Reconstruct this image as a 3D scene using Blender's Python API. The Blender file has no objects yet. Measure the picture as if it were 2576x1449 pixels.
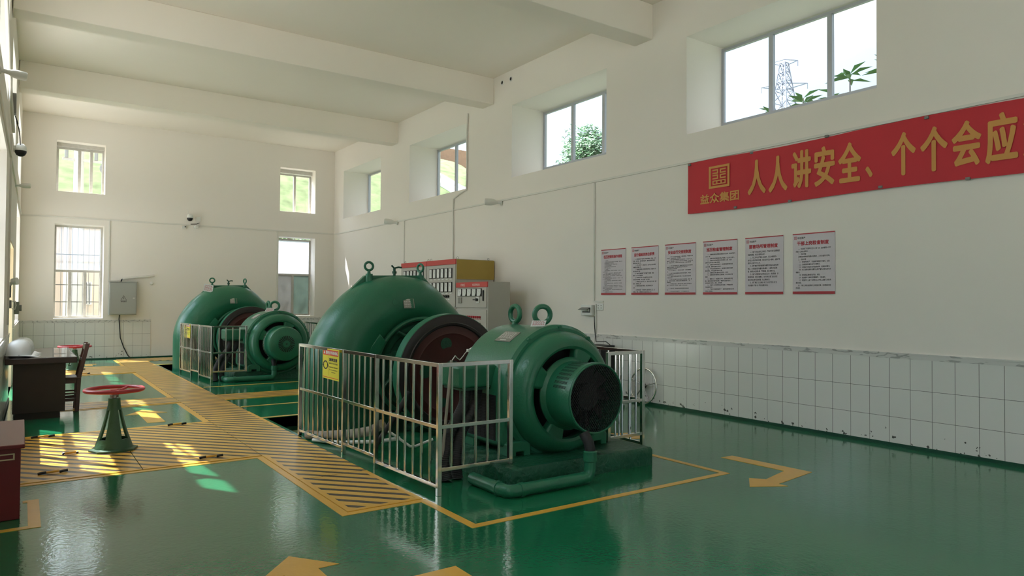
import bpy, bmesh, math, random
from mathutils import Vector, Matrix
random.seed(7)
S = bpy.context.scene
COL = S.collection
PI = math.pi

# ---------------------------------------------------------------- camera
cam = bpy.data.cameras.new('camera'); cam_o = bpy.data.objects.new('camera', cam); COL.objects.link(cam_o)
cam.sensor_fit = 'HORIZONTAL'; cam.sensor_width = 36.0; cam.lens = 24.5597; cam.clip_start = 0.02; cam.clip_end = 500
_F = Vector((0.57402701, 0.81862406, 0.01864498)); _R = Vector((0.8186739, -0.57421789, 0.00684631)); _U = Vector((-0.01631084, -0.01133419, 0.99980273))
cam_o.matrix_world = Matrix(((_R.x, _U.x, -_F.x, 0), (_R.y, _U.y, -_F.y, 0), (_R.z, _U.z, -_F.z, 1.6), (0, 0, 0, 1)))
S.camera = cam_o
S.view_settings.view_transform = 'Standard'; S.view_settings.look = 'None'
S.view_settings.exposure = 0.22; S.view_settings.gamma = 1.0; S.view_settings.use_curve_mapping = False
S.cycles.use_denoising = True
S.cycles.max_bounces = 14; S.cycles.diffuse_bounces = 8; S.cycles.transparent_max_bounces = 16
S.cycles.sample_clamp_indirect = 8.0

# ---------------------------------------------------------------- sky and sun
SKY_STRENGTH = 1.0
SUN_STRENGTH = 16.0
W = bpy.data.worlds.new('sky'); S.world = W; W.use_nodes = True
nt = W.node_tree; nt.nodes.clear()
def N(tree, t, **kw):
    n = tree.nodes.new(t)
    for k, v in kw.items(): setattr(n, k, v)
    return n
out = N(nt, 'ShaderNodeOutputWorld'); bg = N(nt, 'ShaderNodeBackground'); tc = N(nt, 'ShaderNodeTexCoord')
noi = N(nt, 'ShaderNodeTexNoise'); noi.inputs['Scale'].default_value = 2.6; noi.inputs['Detail'].default_value = 6
mp = N(nt, 'ShaderNodeMapping'); mp.inputs['Scale'].default_value = (1, 1, 2.6)
cr = N(nt, 'ShaderNodeValToRGB')
cr.color_ramp.elements[0].position = .42; cr.color_ramp.elements[0].color = (.66, .82, 1.0, 1)
cr.color_ramp.elements[1].position = .62; cr.color_ramp.elements[1].color = (.97, .98, 1.0, 1)
nt.links.new(tc.outputs['Generated'], mp.inputs['Vector']); nt.links.new(mp.outputs[0], noi.inputs['Vector'])
nt.links.new(noi.outputs['Fac'], cr.inputs[0]); nt.links.new(cr.outputs[0], bg.inputs['Color'])
# the sky is far brighter round the sun than opposite it
dt = N(nt, 'ShaderNodeVectorMath', operation='DOT_PRODUCT'); dt.inputs[1].default_value = (-.2997, .4661, .8324)
vn = N(nt, 'ShaderNodeVectorMath', operation='NORMALIZE')
hf = N(nt, 'ShaderNodeMath', operation='MULTIPLY_ADD'); hf.inputs[1].default_value = .5; hf.inputs[2].default_value = .5
pw_ = N(nt, 'ShaderNodeMath', operation='POWER'); pw_.inputs[1].default_value = 6
am = N(nt, 'ShaderNodeMath', operation='MULTIPLY_ADD'); am.inputs[1].default_value = 13.0*SKY_STRENGTH; am.inputs[2].default_value = .74*SKY_STRENGTH
nt.links.new(tc.outputs['Generated'], vn.inputs[0]); nt.links.new(vn.outputs[0], dt.inputs[0]); nt.links.new(dt.outputs['Value'], hf.inputs[0]); nt.links.new(hf.outputs[0], pw_.inputs[0]); nt.links.new(pw_.outputs[0], am.inputs[0]); nt.links.new(am.outputs[0], bg.inputs['Strength'])
nt.links.new(bg.outputs[0], out.inputs['Surface'])
sun = bpy.data.lights.new('sun', 'SUN'); sun.energy = SUN_STRENGTH; sun.angle = math.radians(.6); sun.color = (1, .975, .93)
sun_o = bpy.data.objects.new('sun', sun); COL.objects.link(sun_o)
sun_o.location = (-12, 25, 30); sun_o.rotation_euler = Vector((.36, -.56, -1)).to_track_quat('-Z', 'Y').to_euler()

# ---------------------------------------------------------------- materials
def srgb(r, g, b):
    f = lambda c: c/12.92 if c <= .04045 else ((c+.055)/1.055)**2.4
    return (f(r/255), f(g/255), f(b/255), 1)
def mat(name, col, rough=.5, metal=0, vary=.06, vscale=3.0, bump=0, bscale=60, spec=.5, coat=0, bump2=0, b2scale=5):
    m = bpy.data.materials.new(name); m.use_nodes = True; t = m.node_tree; b = t.nodes['Principled BSDF']
    b.inputs['Roughness'].default_value = rough; b.inputs['Metallic'].default_value = metal
    b.inputs['Specular IOR Level'].default_value = spec; b.inputs['Coat Weight'].default_value = coat; b.inputs['Coat Roughness'].default_value = .08
    tcn = N(t, 'ShaderNodeTexCoord'); n = N(t, 'ShaderNodeTexNoise'); n.inputs['Scale'].default_value = vscale; n.inputs['Detail'].default_value = 5
    mx = N(t, 'ShaderNodeMix', data_type='RGBA'); t.links.new(tcn.outputs['Object'], n.inputs['Vector'])
    mx.inputs['A'].default_value = tuple(c*(1-vary) for c in col[:3])+(1,); mx.inputs['B'].default_value = tuple(min(1, c*(1+vary)) for c in col[:3])+(1,)
    t.links.new(n.outputs['Fac'], mx.inputs['Factor']); t.links.new(mx.outputs['Result'], b.inputs['Base Color'])
    last = None
    for st, sc in ((bump, bscale), (bump2, b2scale)):
        if st:
            nb = N(t, 'ShaderNodeTexNoise'); nb.inputs['Scale'].default_value = sc; nb.inputs['Detail'].default_value = 3
            bp = N(t, 'ShaderNodeBump'); bp.inputs['Strength'].default_value = st; bp.inputs['Distance'].default_value = .02
            t.links.new(tcn.outputs['Object'], nb.inputs['Vector']); t.links.new(nb.outputs['Fac'], bp.inputs['Height'])
            if last: t.links.new(last.outputs[0], bp.inputs['Normal'])
            last = bp
    if last: t.links.new(last.outputs[0], b.inputs['Normal'])
    return m
def M_(m): return m.node_tree.nodes['Principled BSDF']
WALL = mat('white_wall_paint', (.83, .785, .725, 1), .75, vary=.02, vscale=.8, bump=.06, bscale=14, spec=.3)
CEIL = mat('white_ceiling_paint', (.88, .82, .735, 1), .8, vary=.02, vscale=.6, spec=.2)
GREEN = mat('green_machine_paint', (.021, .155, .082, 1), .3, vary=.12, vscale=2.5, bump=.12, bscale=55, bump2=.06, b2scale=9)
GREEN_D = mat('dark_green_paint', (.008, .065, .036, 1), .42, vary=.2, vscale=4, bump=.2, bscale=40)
GREEN_ROUGH = mat('rough_green_concrete', (.010, .095, .05, 1), .45, vary=.25, vscale=7, bump=.8, bscale=28)
PIT = mat('dark_green_pit_paint', (.008, .06, .035, 1), .3, vary=.3, vscale=5, bump=.5, bscale=12)
STEEL = mat('stainless_steel', (.76, .74, .71, 1), .13, metal=1, vary=.12, vscale=30)
STEEL_D = mat('dull_steel', (.35, .34, .32, 1), .4, metal=1, vary=.15, vscale=10)
BLACK = mat('black_plastic', (.012, .012, .013, 1), .45)
DARKHOLE = mat('dark_inside', (.012, .012, .012, 1), .8)
RUBBER = mat('black_rubber', (.02, .02, .021, 1), .6, vary=.2, vscale=20)
FLYRED = mat('dark_red_oxide_paint', (.060, .012, .011, 1), .38, vary=.25, vscale=5, bump=.08, bscale=30)
FLYBLACK = mat('dark_machined_rim', (.022, .016, .016, 1), .35, vary=.2, vscale=12)
YELLOW = mat('yellow_floor_paint', (.74, .41, .06, 1), .3, vary=.10, vscale=5, bump=.05, bscale=40)
GREY_CAB = mat('beige_cabinet_paint', (.47, .445, .40, 1), .5, vary=.03)
GREY_BOX = mat('grey_box_paint', (.36, .37, .34, 1), .45, vary=.03)
RED_STRIP = mat('red_strip', (.55, .05, .045, 1), .45)
OCHRE = mat('ochre_panel', (.42, .29, .06, 1), .5, vary=.05)
WHITE_PL = mat('white_plastic', (.74, .74, .71, 1), .45, vary=.02)
WHITE_HAT = mat('white_helmet_shell', (.72, .74, .75, 1), .25, vary=.02)
TRUNK = mat('white_trunking', (.72, .70, .65, 1), .55, vary=.02)
ALU = mat('aluminium_frame', (.46, .48, .52, 1), .4, metal=.4, vary=.06, vscale=8)
FRAME_W = mat('weathered_white_frame', (.52, .50, .46, 1), .55, vary=.2, vscale=12)
WOOD_D = mat('dark_brown_desk', (.030, .019, .016, 1), .38, vary=.2, vscale=8, spec=.35)
WOOD_C = mat('reddish_brown_chair', (.085, .034, .026, 1), .35, vary=.25, vscale=14)
RED_CAB = mat('dark_red_cabinet', (.17, .018, .022, 1), .35, vary=.1, vscale=5)
RED_WHEEL = mat('red_handwheel_paint', (.42, .035, .05, 1), .3, vary=.1, vscale=12)
VALVE_G = mat('grey_green_valve_paint', (.035, .10, .055, 1), .42, vary=.25, vscale=9, bump=.2, bscale=40)
PAPER = mat('poster_board', (.63, .57, .61, 1), .5, vary=.01)
POSTRED = mat('poster_red', (.42, .028, .04, 1), .5)
INK = mat('dark_ink', (.035, .03, .03, 1), .6)
TITLE = mat('title_red', (.45, .03, .045, 1), .6)
BANNER = mat('red_banner_cloth', (.55, .018, .030, 1), .6, vary=.10, vscale=1.5, bump=.08, bscale=6)
GOLD = mat('gold_lettering', (.62, .29, .07, 1), .6, vary=.06)
SIGNY = mat('yellow_sign', (.78, .70, .05, 1), .45)
SIGNR = mat('red_sign_header', (.70, .05, .03, 1), .45)
PLATE = mat('metal_nameplate', (.32, .31, .28, 1), .4, metal=.6, vary=.15, vscale=40)
DUSTY = mat('dusty_grey_pipe', (.30, .27, .22, 1), .7, vary=.2, vscale=14)
CREAM = mat('cream_door_jamb', (.70, .56, .36, 1), .6, vary=.04)
MARBLE = mat('marbled_tile_border', (.66, .65, .62, 1), .25, vary=.03)
LAMP_G = mat('frosted_lamp_glass', (.70, .69, .64, 1), .35, vary=.03)
PLASTIC_G = mat('grey_plastic', (.20, .20, .19, 1), .5)
BLADE = mat('dark_grey_blade', (.04, .038, .036, 1), .6)
DIAL = mat('white_dial', (.75, .75, .73, 1), .3)
CARD = mat('white_card', (.8, .82, .84, 1), .5)
BLUE_LED = mat('blue_led', (.05, .1, .9, 1), .4)
M_(BLUE_LED).inputs['Emission Color'].default_value = (.1, .2, 1, 1); M_(BLUE_LED).inputs['Emission Strength'].default_value = 3
CONCRETE = mat('outdoor_concrete', (.40, .385, .35, 1), .8, vary=.08, vscale=2)
FACADE = mat('beige_facade', (.52, .42, .34, 1), .8, vary=.05, vscale=1)
WHITEWALL = mat('outdoor_white_wall', (.62, .61, .58, 1), .8, vary=.08, vscale=1.2)
BRICK_O = mat('pale_red_brickwork', (.42, .24, .17, 1), .8, vary=.3, vscale=6)
GRASS = mat('sunlit_grass', (.16, .195, .09, 1), .9, vary=.75, vscale=1.6, bump=1, bscale=3, spec=.1)
LEAF = mat('tree_leaf', (.045, .13, .035, 1), .5, vary=.35, vscale=2)
LEAF2 = mat('pale_leaf', (.07, .16, .05, 1), .5, vary=.3, vscale=2)
BARK = mat('bark', (.10, .08, .06, 1), .8)
PYLON = mat('pylon_steel', (.20, .21, .26, 1), .6)
WIRE = mat('wire_dark', (.05, .05, .055, 1), .6)

# floor: glossy green coating, slightly rippled
FLOOR = mat('green_floor_coating', (.013, .150, .068, 1), .10, vary=.14, vscale=1.1, bump=.05, bscale=34, bump2=.035, b2scale=7, spec=.62, coat=0)
def add_scuff(m, col, lo, hi, scale):
    t = m.node_tree; b = t.nodes['Principled BSDF']; src = b.inputs['Base Color'].links[0].from_socket
    tcn = N(t, 'ShaderNodeTexCoord'); n = N(t, 'ShaderNodeTexNoise'); n.inputs['Scale'].default_value = scale; n.inputs['Detail'].default_value = 8; n.inputs['Roughness'].default_value = .65
    r = N(t, 'ShaderNodeMapRange'); r.inputs['From Min'].default_value = lo; r.inputs['From Max'].default_value = hi; r.inputs['To Max'].default_value = .5
    mx = N(t, 'ShaderNodeMix', data_type='RGBA'); mx.inputs['B'].default_value = col
    t.links.new(tcn.outputs['Object'], n.inputs['Vector']); t.links.new(n.outputs['Fac'], r.inputs['Value']); t.links.new(r.outputs[0], mx.inputs['Factor'])
    t.links.new(src, mx.inputs['A']); t.links.new(mx.outputs['Result'], b.inputs['Base Color'])
add_scuff(FLOOR, (.05, .15, .09, 1), .56, .75, 2.2)

# striped plates: yellow with diagonal dark stripes at a fixed pitch in the room
def stripe_mat(name, pitch=.136, ang=math.radians(-47)):
    m = mat(name, (.74, .43, .075, 1), .30, vary=.10, vscale=6, bump=.10, bscale=70)
    t = m.node_tree; b = t.nodes['Principled BSDF']; src = b.inputs['Base Color'].links[0].from_socket
    g = N(t, 'ShaderNodeNewGeometry'); s = N(t, 'ShaderNodeSeparateXYZ'); t.links.new(g.outputs['Position'], s.inputs[0])
    nx, ny = -math.sin(ang), math.cos(ang)
    def mth(op, a, bb=None):
        n = N(t, 'ShaderNodeMath', operation=op)
        for i, v in enumerate((a, bb)):
            if v is None: continue
            if isinstance(v, (int, float)): n.inputs[i].default_value = v
            else: t.links.new(v, n.inputs[i])
        return n.outputs[0]
    d = mth('ADD', mth('MULTIPLY', s.outputs['X'], nx), mth('MULTIPLY', s.outputs['Y'], ny))
    wob = N(t, 'ShaderNodeTexNoise'); wob.inputs['Scale'].default_value = 9; t.links.new(g.outputs['Position'], wob.inputs['Vector'])
    d = mth('ADD', d, mth('MULTIPLY', wob.outputs['Fac'], .012))
    fr = mth('FRACT', mth('DIVIDE', d, pitch))
    k = mth('LESS_THAN', fr, .40)
    mx = N(t, 'ShaderNodeMix', data_type='RGBA'); mx.inputs['B'].default_value = (.075, .052, .040, 1)
    t.links.new(src, mx.inputs['A']); t.links.new(k, mx.inputs['Factor']); t.links.new(mx.outputs['Result'], b.inputs['Base Color'])
    return m
STRIPE = stripe_mat('yellow_black_striped_plate')

# wall tiles with dark joints; u axis picked per wall
def tile_mat(name, axis, w, off, zs=(.042, .33, .65)):
    m = mat(name, (.74, .735, .70, 1), .16, vary=.025, vscale=2.5, spec=.5)
    t = m.node_tree; b = t.nodes['Principled BSDF']; src = b.inputs['Base Color'].links[0].from_socket
    g = N(t, 'ShaderNodeNewGeometry'); s = N(t, 'ShaderNodeSeparateXYZ'); t.links.new(g.outputs['Position'], s.inputs[0])
    def mth(op, a, bb=None):
        n = N(t, 'ShaderNodeMath', operation=op)
        for i, v in enumerate((a, bb)):
            if v is None: continue
            if isinstance(v, (int, float)): n.inputs[i].default_value = v
            else: t.links.new(v, n.inputs[i])
        return n.outputs[0]
    u = mth('ABSOLUTE', mth('SUBTRACT', mth('FRACT', mth('ADD', mth('DIVIDE', mth('SUBTRACT', s.outputs[axis], off), w), 100.5)), .5))
    k = mth('LESS_THAN', u, .0022/w)
    for z in zs[1:]:
        k = mth('MAXIMUM', k, mth('LESS_THAN', mth('ABSOLUTE', mth('SUBTRACT', s.outputs['Z'], z)), .0020))
    # chips and splashes near the floor
    n = N(t, 'ShaderNodeTexNoise'); n.inputs['Scale'].default_value = 17; n.inputs['Detail'].default_value = 4; t.links.new(g.outputs['Position'], n.inputs['Vector'])
    hgt = N(t, 'ShaderNodeMapRange'); hgt.inputs['From Min'].default_value = .02; hgt.inputs['From Max'].default_value = .34; hgt.inputs['To Min'].default_value = .605; hgt.inputs['To Max'].default_value = .82
    t.links.new(s.outputs['Z'], hgt.inputs['Value'])
    k = mth('MAXIMUM', k, mth('GREATER_THAN', n.outputs['Fac'], hgt.outputs[0]))
    mx = N(t, 'ShaderNodeMix', data_type='RGBA'); mx.inputs['B'].default_value = (.10, .10, .09, 1)
    t.links.new(src, mx.inputs['A']); t.links.new(k, mx.inputs['Factor']); t.links.new(mx.outputs['Result'], b.inputs['Base Color'])
    return m
TILE_R = tile_mat('white_wall_tiles_long_side', 'Y', .2256, 7.403)
TILE_F = tile_mat('white_wall_tiles_end', 'X', .2213, .247)
TILE_L = tile_mat('white_wall_tiles_left', 'Y', .2256, 7.5)
# marbled veins on the tile border
def veins(m):
    t = m.node_tree; b = t.nodes['Principled BSDF']; src = b.inputs['Base Color'].links[0].from_socket
    g = N(t, 'ShaderNodeNewGeometry'); w = N(t, 'ShaderNodeTexWave'); w.inputs['Scale'].default_value = 2.2; w.inputs['Distortion'].default_value = 12; w.inputs['Detail'].default_value = 3; w.inputs['Detail Scale'].default_value = 1.5
    mp_ = N(t, 'ShaderNodeMapping'); mp_.inputs['Scale'].default_value = (1, 1, 4)
    t.links.new(g.outputs['Position'], mp_.inputs['Vector']); t.links.new(mp_.outputs[0], w.inputs['Vector'])
    r = N(t, 'ShaderNodeMapRange'); r.inputs['From Min'].default_value = .80; r.inputs['From Max'].default_value = .98; r.inputs['To Max'].default_value = .5; t.links.new(w.outputs['Fac'], r.inputs['Value'])
    mx = N(t, 'ShaderNodeMix', data_type='RGBA'); mx.inputs['B'].default_value = (.13, .13, .125, 1)
    t.links.new(src, mx.inputs['A']); t.links.new(r.outputs[0], mx.inputs['Factor']); t.links.new(mx.outputs['Result'], b.inputs['Base Color'])
veins(MARBLE)

def glass_mat(name, tint, refl, diffuse=0, dcol=(.5, .55, .52, 1), through=.22):
    m = bpy.data.materials.new(name); m.use_nodes = True; t = m.node_tree; t.nodes.clear()
    o = N(t, 'ShaderNodeOutputMaterial'); tr = N(t, 'ShaderNodeBsdfTransparent'); gl = N(t, 'ShaderNodeBsdfGlossy'); lw = N(t, 'ShaderNodeLayerWeight'); pw = N(t, 'ShaderNodeMath', operation='POWER'); ml = N(t, 'ShaderNodeMath', operation='MULTIPLY_ADD'); mx = N(t, 'ShaderNodeMixShader')
    tr.inputs['Color'].default_value = tint; gl.inputs['Roughness'].default_value = .02; lw.inputs['Blend'].default_value = .5; pw.inputs[1].default_value = 5; ml.inputs[1].default_value = .6; ml.inputs[2].default_value = refl*.3
    t.links.new(lw.outputs['Facing'], pw.inputs[0]); t.links.new(pw.outputs[0], ml.inputs[0]); t.links.new(ml.outputs[0], mx.inputs[0]); t.links.new(tr.outputs[0], mx.inputs[1]); t.links.new(gl.outputs[0], mx.inputs[2])
    last = mx
    if diffuse:
        df = N(t, 'ShaderNodeBsdfDiffuse'); df.inputs['Color'].default_value = dcol; tl = N(t, 'ShaderNodeBsdfTranslucent'); tl.inputs['Color'].default_value = dcol
        a = N(t, 'ShaderNodeMixShader'); a.inputs[0].default_value = through; t.links.new(df.outputs[0], a.inputs[1]); t.links.new(tl.outputs[0], a.inputs[2])
        nz = N(t, 'ShaderNodeTexNoise'); nz.inputs['Scale'].default_value = 3.0; nz.inputs['Detail'].default_value = 6
        r = N(t, 'ShaderNodeMapRange'); r.inputs['From Min'].default_value = .3; r.inputs['From Max'].default_value = .7; r.inputs['To Min'].default_value = diffuse*.85; r.inputs['To Max'].default_value = min(1, diffuse*1.15)
        b2 = N(t, 'ShaderNodeMixShader'); t.links.new(nz.outputs['Fac'], r.inputs['Value']); t.links.new(r.outputs[0], b2.inputs[0]); t.links.new(mx.outputs[0], b2.inputs[1]); t.links.new(a.outputs[0], b2.inputs[2]); last = b2
    t.links.new(last.outputs[0], o.inputs['Surface'])
    return m
GLASS = glass_mat('clear_glass', (.98, .99, .99, 1), .10)
GLASS_DUSTY = glass_mat('dusty_glass', (.93, .96, 1, 1), .12, .10, (.7, .76, .85, 1), .5)
GLASS_FILM = glass_mat('white_film_glass', (.93, .96, 1, 1), .12, .7, (.62, .64, .68, 1), .6)
GLASS_FROST = glass_mat('frosted_green_glass', (.8, .9, .86, 1), .12, .96, (.30, .37, .34, 1))
GLASS_GREY = glass_mat('frosted_grey_glass', (.9, .9, .9, 1), .12, .98, (.42, .42, .41, 1))

# ---------------------------------------------------------------- mesh helpers
class MB:
    """collects shapes in world (or thing-local) coordinates and links them as ONE mesh object"""
    def __init__(s, T=None): s.v = []; s.f = []; s.T = T
    def add(s, vs, fs):
        o = len(s.v)
        s.v += [Vector(s.T(*p)) if s.T else Vector(p) for p in vs]
        s.f += [[i+o for i in f] for f in fs]; return s
    def box(s, x0, x1, y0, y1, z0, z1):
        vs = [(x, y, z) for z in (z0, z1) for y in (y0, y1) for x in (x0, x1)]
        return s.add(vs, [(0, 2, 3, 1), (4, 5, 7, 6), (0, 1, 5, 4), (2, 6, 7, 3), (0, 4, 6, 2), (1, 3, 7, 5)])
    def quad(s, a, b, c, d): return s.add([a, b, c, d], [(0, 1, 2, 3)])
    def cyl(s, p0, p1, r0, r1=None, n=20, caps=True):
        r1 = r0 if r1 is None else r1
        p0, p1 = Vector(p0), Vector(p1); d = (p1-p0).normalized(); a = d.orthogonal().normalized(); b = d.cross(a)
        vs = []
        for p, r in ((p0, r0), (p1, r1)):
            for i in range(n):
                t = 2*PI*i/n; vs.append(p+a*(r*math.cos(t))+b*(r*math.sin(t)))
        fs = [(i, (i+1) % n, n+(i+1) % n, n+i) for i in range(n)]
        if caps: fs += [tuple(range(n-1, -1, -1)), tuple(range(n, 2*n))]
        return s.add(vs, fs)
    def tube(s, pts, r, n=12, closed=False, caps=True):
        pts = [Vector(p) for p in pts]; m = len(pts); vs = []; fs = []
        rs = r if isinstance(r, (list, tuple)) else [r]*m
        prev = None
        for i, p in enumerate(pts):
            if closed: d = (pts[(i+1) % m]-pts[i-1]).normalized()
            else: d = (pts[min(i+1, m-1)]-pts[max(i-1, 0)]).normalized()
            if prev is None: a = d.orthogonal().normalized()
            else: a = (prev-d*prev.dot(d)).normalized()
            prev = a; b = d.cross(a)
            vs += [p+a*(rs[i]*math.cos(2*PI*k/n))+b*(rs[i]*math.sin(2*PI*k/n)) for k in range(n)]
        for i in range(m if closed else m-1):
            j = (i+1) % m
            fs += [(i*n+k, i*n+(k+1) % n, j*n+(k+1) % n, j*n+k) for k in range(n)]
        if not closed and caps: fs += [tuple(range(n-1, -1, -1)), tuple((m-1)*n+k for k in range(n))]
        return s.add(vs, fs)
    def torus(s, c, axis, R, r, n=40, k=10):
        c = Vector(c); d = Vector(axis).normalized(); a = d.orthogonal().normalized(); b = d.cross(a)
        return s.tube([c+a*(R*math.cos(2*PI*i/n))+b*(R*math.sin(2*PI*i/n)) for i in range(n)], r, k, closed=True)
    def lathe(s, prof, c, axis='Y', n=64, closed=False):
        """prof: (radius, along) pairs round an axis through c"""
        vs = []; fs = []; c = Vector(c); m = len(prof)
        for r, a in prof:
            for i in range(n):
                t = 2*PI*i/n; u, w = r*math.cos(t), r*math.sin(t)
                vs.append(c+(Vector((u, a, w)) if axis == 'Y' else Vector((u, w, a)) if axis == 'Z' else Vector((a, u, w))))
        rng = range(m) if closed else range(m-1)
        for i in rng:
            j = (i+1) % m
            fs += [(i*n+k, i*n+(k+1) % n, j*n+(k+1) % n, j*n+k) for k in range(n)]
        if not closed:
            if prof[0][0] > 1e-6: fs.append(tuple(range(n-1, -1, -1)))
            if prof[-1][0] > 1e-6: fs.append(tuple((m-1)*n+k for k in range(n)))
        return s.add(vs, fs)
    def prism(s, poly, plane, d0, d1):
        def P(u, w, d): return (u, w, d) if plane == 'Z' else (d, u, w) if plane == 'X' else (u, d, w)
        m = len(poly); vs = [P(u, w, d0) for u, w in poly]+[P(u, w, d1) for u, w in poly]
        fs = [(i, (i+1) % m, m+(i+1) % m, m+i) for i in range(m)]+[tuple(range(m-1, -1, -1)), tuple(range(m, 2*m))]
        return s.add(vs, fs)
    def build(s, name, m, parent=None, bevel=0, recalc=True, smooth=35, segs=2):
        me = bpy.data.meshes.new(name); root = parent
        while root is not None and root.parent is not None: root = root.parent
        if root is not None: off = root.location.copy()
        else:
            lo = [min(v[i] for v in s.v) for i in range(3)]; hi = [max(v[i] for v in s.v) for i in range(3)]
            off = Vector(((lo[0]+hi[0])/2, (lo[1]+hi[1])/2, lo[2]))
        if root is not None and parent is not root: off = off+Vector((0, 0, 0))
        me.from_pydata([v-off for v in s.v], [], s.f)
        bm = bmesh.new(); bm.from_mesh(me); bmesh.ops.remove_doubles(bm, verts=bm.verts, dist=1e-5)
        if recalc: bmesh.ops.recalc_face_normals(bm, faces=bm.faces)
        bm.to_mesh(me); bm.free()
        if smooth:
            me.polygons.foreach_set('use_smooth', [True]*len(me.polygons)); me.set_sharp_from_angle(angle=math.radians(smooth))
        me.materials.append(m)
        o = bpy.data.objects.new(name, me); COL.objects.link(o)
        if parent is None: o.location = off
        else: o.parent = parent
        if bevel:
            b = o.modifiers.new('bevel', 'BEVEL'); b.width = bevel; b.segments = segs; b.limit_method = 'ANGLE'; b.angle_limit = math.radians(40)
        return o
def thing(name, label, cat, loc=(0, 0, 0), group=None):
    o = bpy.data.objects.new(name, None); COL.objects.link(o); o.location = loc; o.empty_display_size = .1
    o['label'] = label; o['category'] = cat
    if group: o['group'] = group
    return o
def tag(o, label, cat, group=None):
    o['label'] = label; o['category'] = cat
    if group: o['group'] = group
    return o
def struct(o, label=None):
    o['kind'] = 'structure'
    if label: o['label'] = label
    return o
def copy_tree(o):
    c = o.copy(); COL.objects.link(c)
    for ch in o.children:
        d = ch.copy(); COL.objects.link(d); d.parent = c
        for g in ch.children:
            e = g.copy(); COL.objects.link(e); e.parent = d
    return c

# flat lettering: (vertices, faces) in a u-v plane, from Blender's own built-in font
_tc = {}
def text_geo(body, size, bold=0.0, res=2, xs=1.0):
    key = (body, bold, res)
    if key not in _tc:
        c = bpy.data.curves.new('lettering', 'FONT'); c.body = body; c.size = 1; c.resolution_u = res; c.offset = bold
        o = bpy.data.objects.new('lettering', c); COL.objects.link(o)
        me = bpy.data.meshes.new_from_object(o.evaluated_get(bpy.context.evaluated_depsgraph_get()))
        _tc[key] = ([(v.co.x, v.co.y) for v in me.vertices], [tuple(p.vertices) for p in me.polygons])
        bpy.data.objects.remove(o); bpy.data.curves.remove(c); bpy.data.meshes.remove(me)
    vs, fs = _tc[key]
    return [(x*size*xs, y*size) for x, y in vs], fs
def put_text(mb, fn, body, u, v, size, bold=0, res=2, xs=1.0, align='L', box=None, fat=0):
    """fn maps (u, v) to a point; box=(u0,u1,v0,v1) stretches the lettering into that rectangle"""
    vs, fs = text_geo(body, size, bold, res, xs)
    if not vs: return
    us = [p[0] for p in vs]; ws = [p[1] for p in vs]
    if box:
        u0, u1, v0, v1 = box; a, b, c, d = min(us), max(us), min(ws), max(ws)
        vs = [(u0+(x-a)/(b-a)*(u1-u0), v0+(y-c)/(d-c)*(v1-v0)) for x, y in vs]; 
        for k in range(9 if fat else 1):
            ou, ov = (0, 0) if k == 0 else (fat*math.cos(k*PI/4), fat*math.sin(k*PI/4)); O = Vector(fn(0, 0)); nn = (Vector(fn(1, 0))-O).cross(Vector(fn(0, 1))-O).normalized()*.00006*k; mb.add([Vector(fn(x+ou, y+ov))+nn for x, y in vs], fs)
        return
    w = max(us)
    du = u-(w if align == 'R' else w/2 if align == 'C' else 0)
    mb.add([fn(x+du, y+v) for x, y in vs], fs)

# the square emblem: frame, two rows of facing brackets, a bar with slots
def emblem(mb, fn, u0, v0, s):
    def r(a, b, c, d): mb.add([fn(u0+a*s, v0+c*s*1.0), fn(u0+b*s, v0+c*s), fn(u0+b*s, v0+d*s), fn(u0+a*s, v0+d*s)], [(0, 1, 2, 3)])
    t = .10
    r(0, 1, 0, t); r(0, 1, 1-t, 1); r(0, t, t, 1-t); r(1-t, 1, t, 1-t)
    for v in (.40, .64):
        r(.18, .46, v+.14, v+.20); r(.18, .46, v, v+.06); r(.40, .46, v+.06, v+.14)
        r(.54, .82, v+.14, v+.20); r(.54, .82, v, v+.06); r(.54, .60, v+.06, v+.14)
    r(.18, .82, .30, .345); r(.18, .82, .155, .20); r(.18, .235, .2, .3); r(.36, .42, .2, .3); r(.57, .63, .2, .3); r(.765, .82, .2, .3)

def walls(u0, u1, z0, z1, holes, t, T):
    """a slab with rectangular openings, its reveals included; T maps (u, depth, z) to a point"""
    us = sorted({u0, u1, *[h[0] for h in holes], *[h[1] for h in holes]}); zs = sorted({z0, z1, *[h[2] for h in holes], *[h[3] for h in holes]})
    us = [u for u in us if u0 <= u <= u1]; zs = [z for z in zs if z0 <= z <= z1]
    def solid(i, j):
        if not (0 <= i < len(us)-1 and 0 <= j < len(zs)-1): return False
        a, b = (us[i]+us[i+1])/2, (zs[j]+zs[j+1])/2
        return not any(h[0] < a < h[1] and h[2] < b < h[3] for h in holes)
    mb = MB(T)
    for i in range(len(us)-1):
        for j in range(len(zs)-1):
            if not solid(i, j): continue
            a, b, c, d = us[i], us[i+1], zs[j], zs[j+1]
            mb.quad((a, 0, c), (b, 0, c), (b, 0, d), (a, 0, d)); mb.quad((a, t, c), (a, t, d), (b, t, d), (b, t, c))
            if not solid(i-1, j): mb.quad((a, 0, c), (a, 0, d), (a, t, d), (a, t, c))
            if not solid(i+1, j): mb.quad((b, 0, c), (b, t, c), (b, t, d), (b, 0, d))
            if not solid(i, j-1): mb.quad((a, 0, c), (a, t, c), (b, t, c), (b, 0, c))
            if not solid(i, j+1): mb.quad((a, 0, d), (b, 0, d), (b, t, d), (a, t, d))
    return mb

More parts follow.
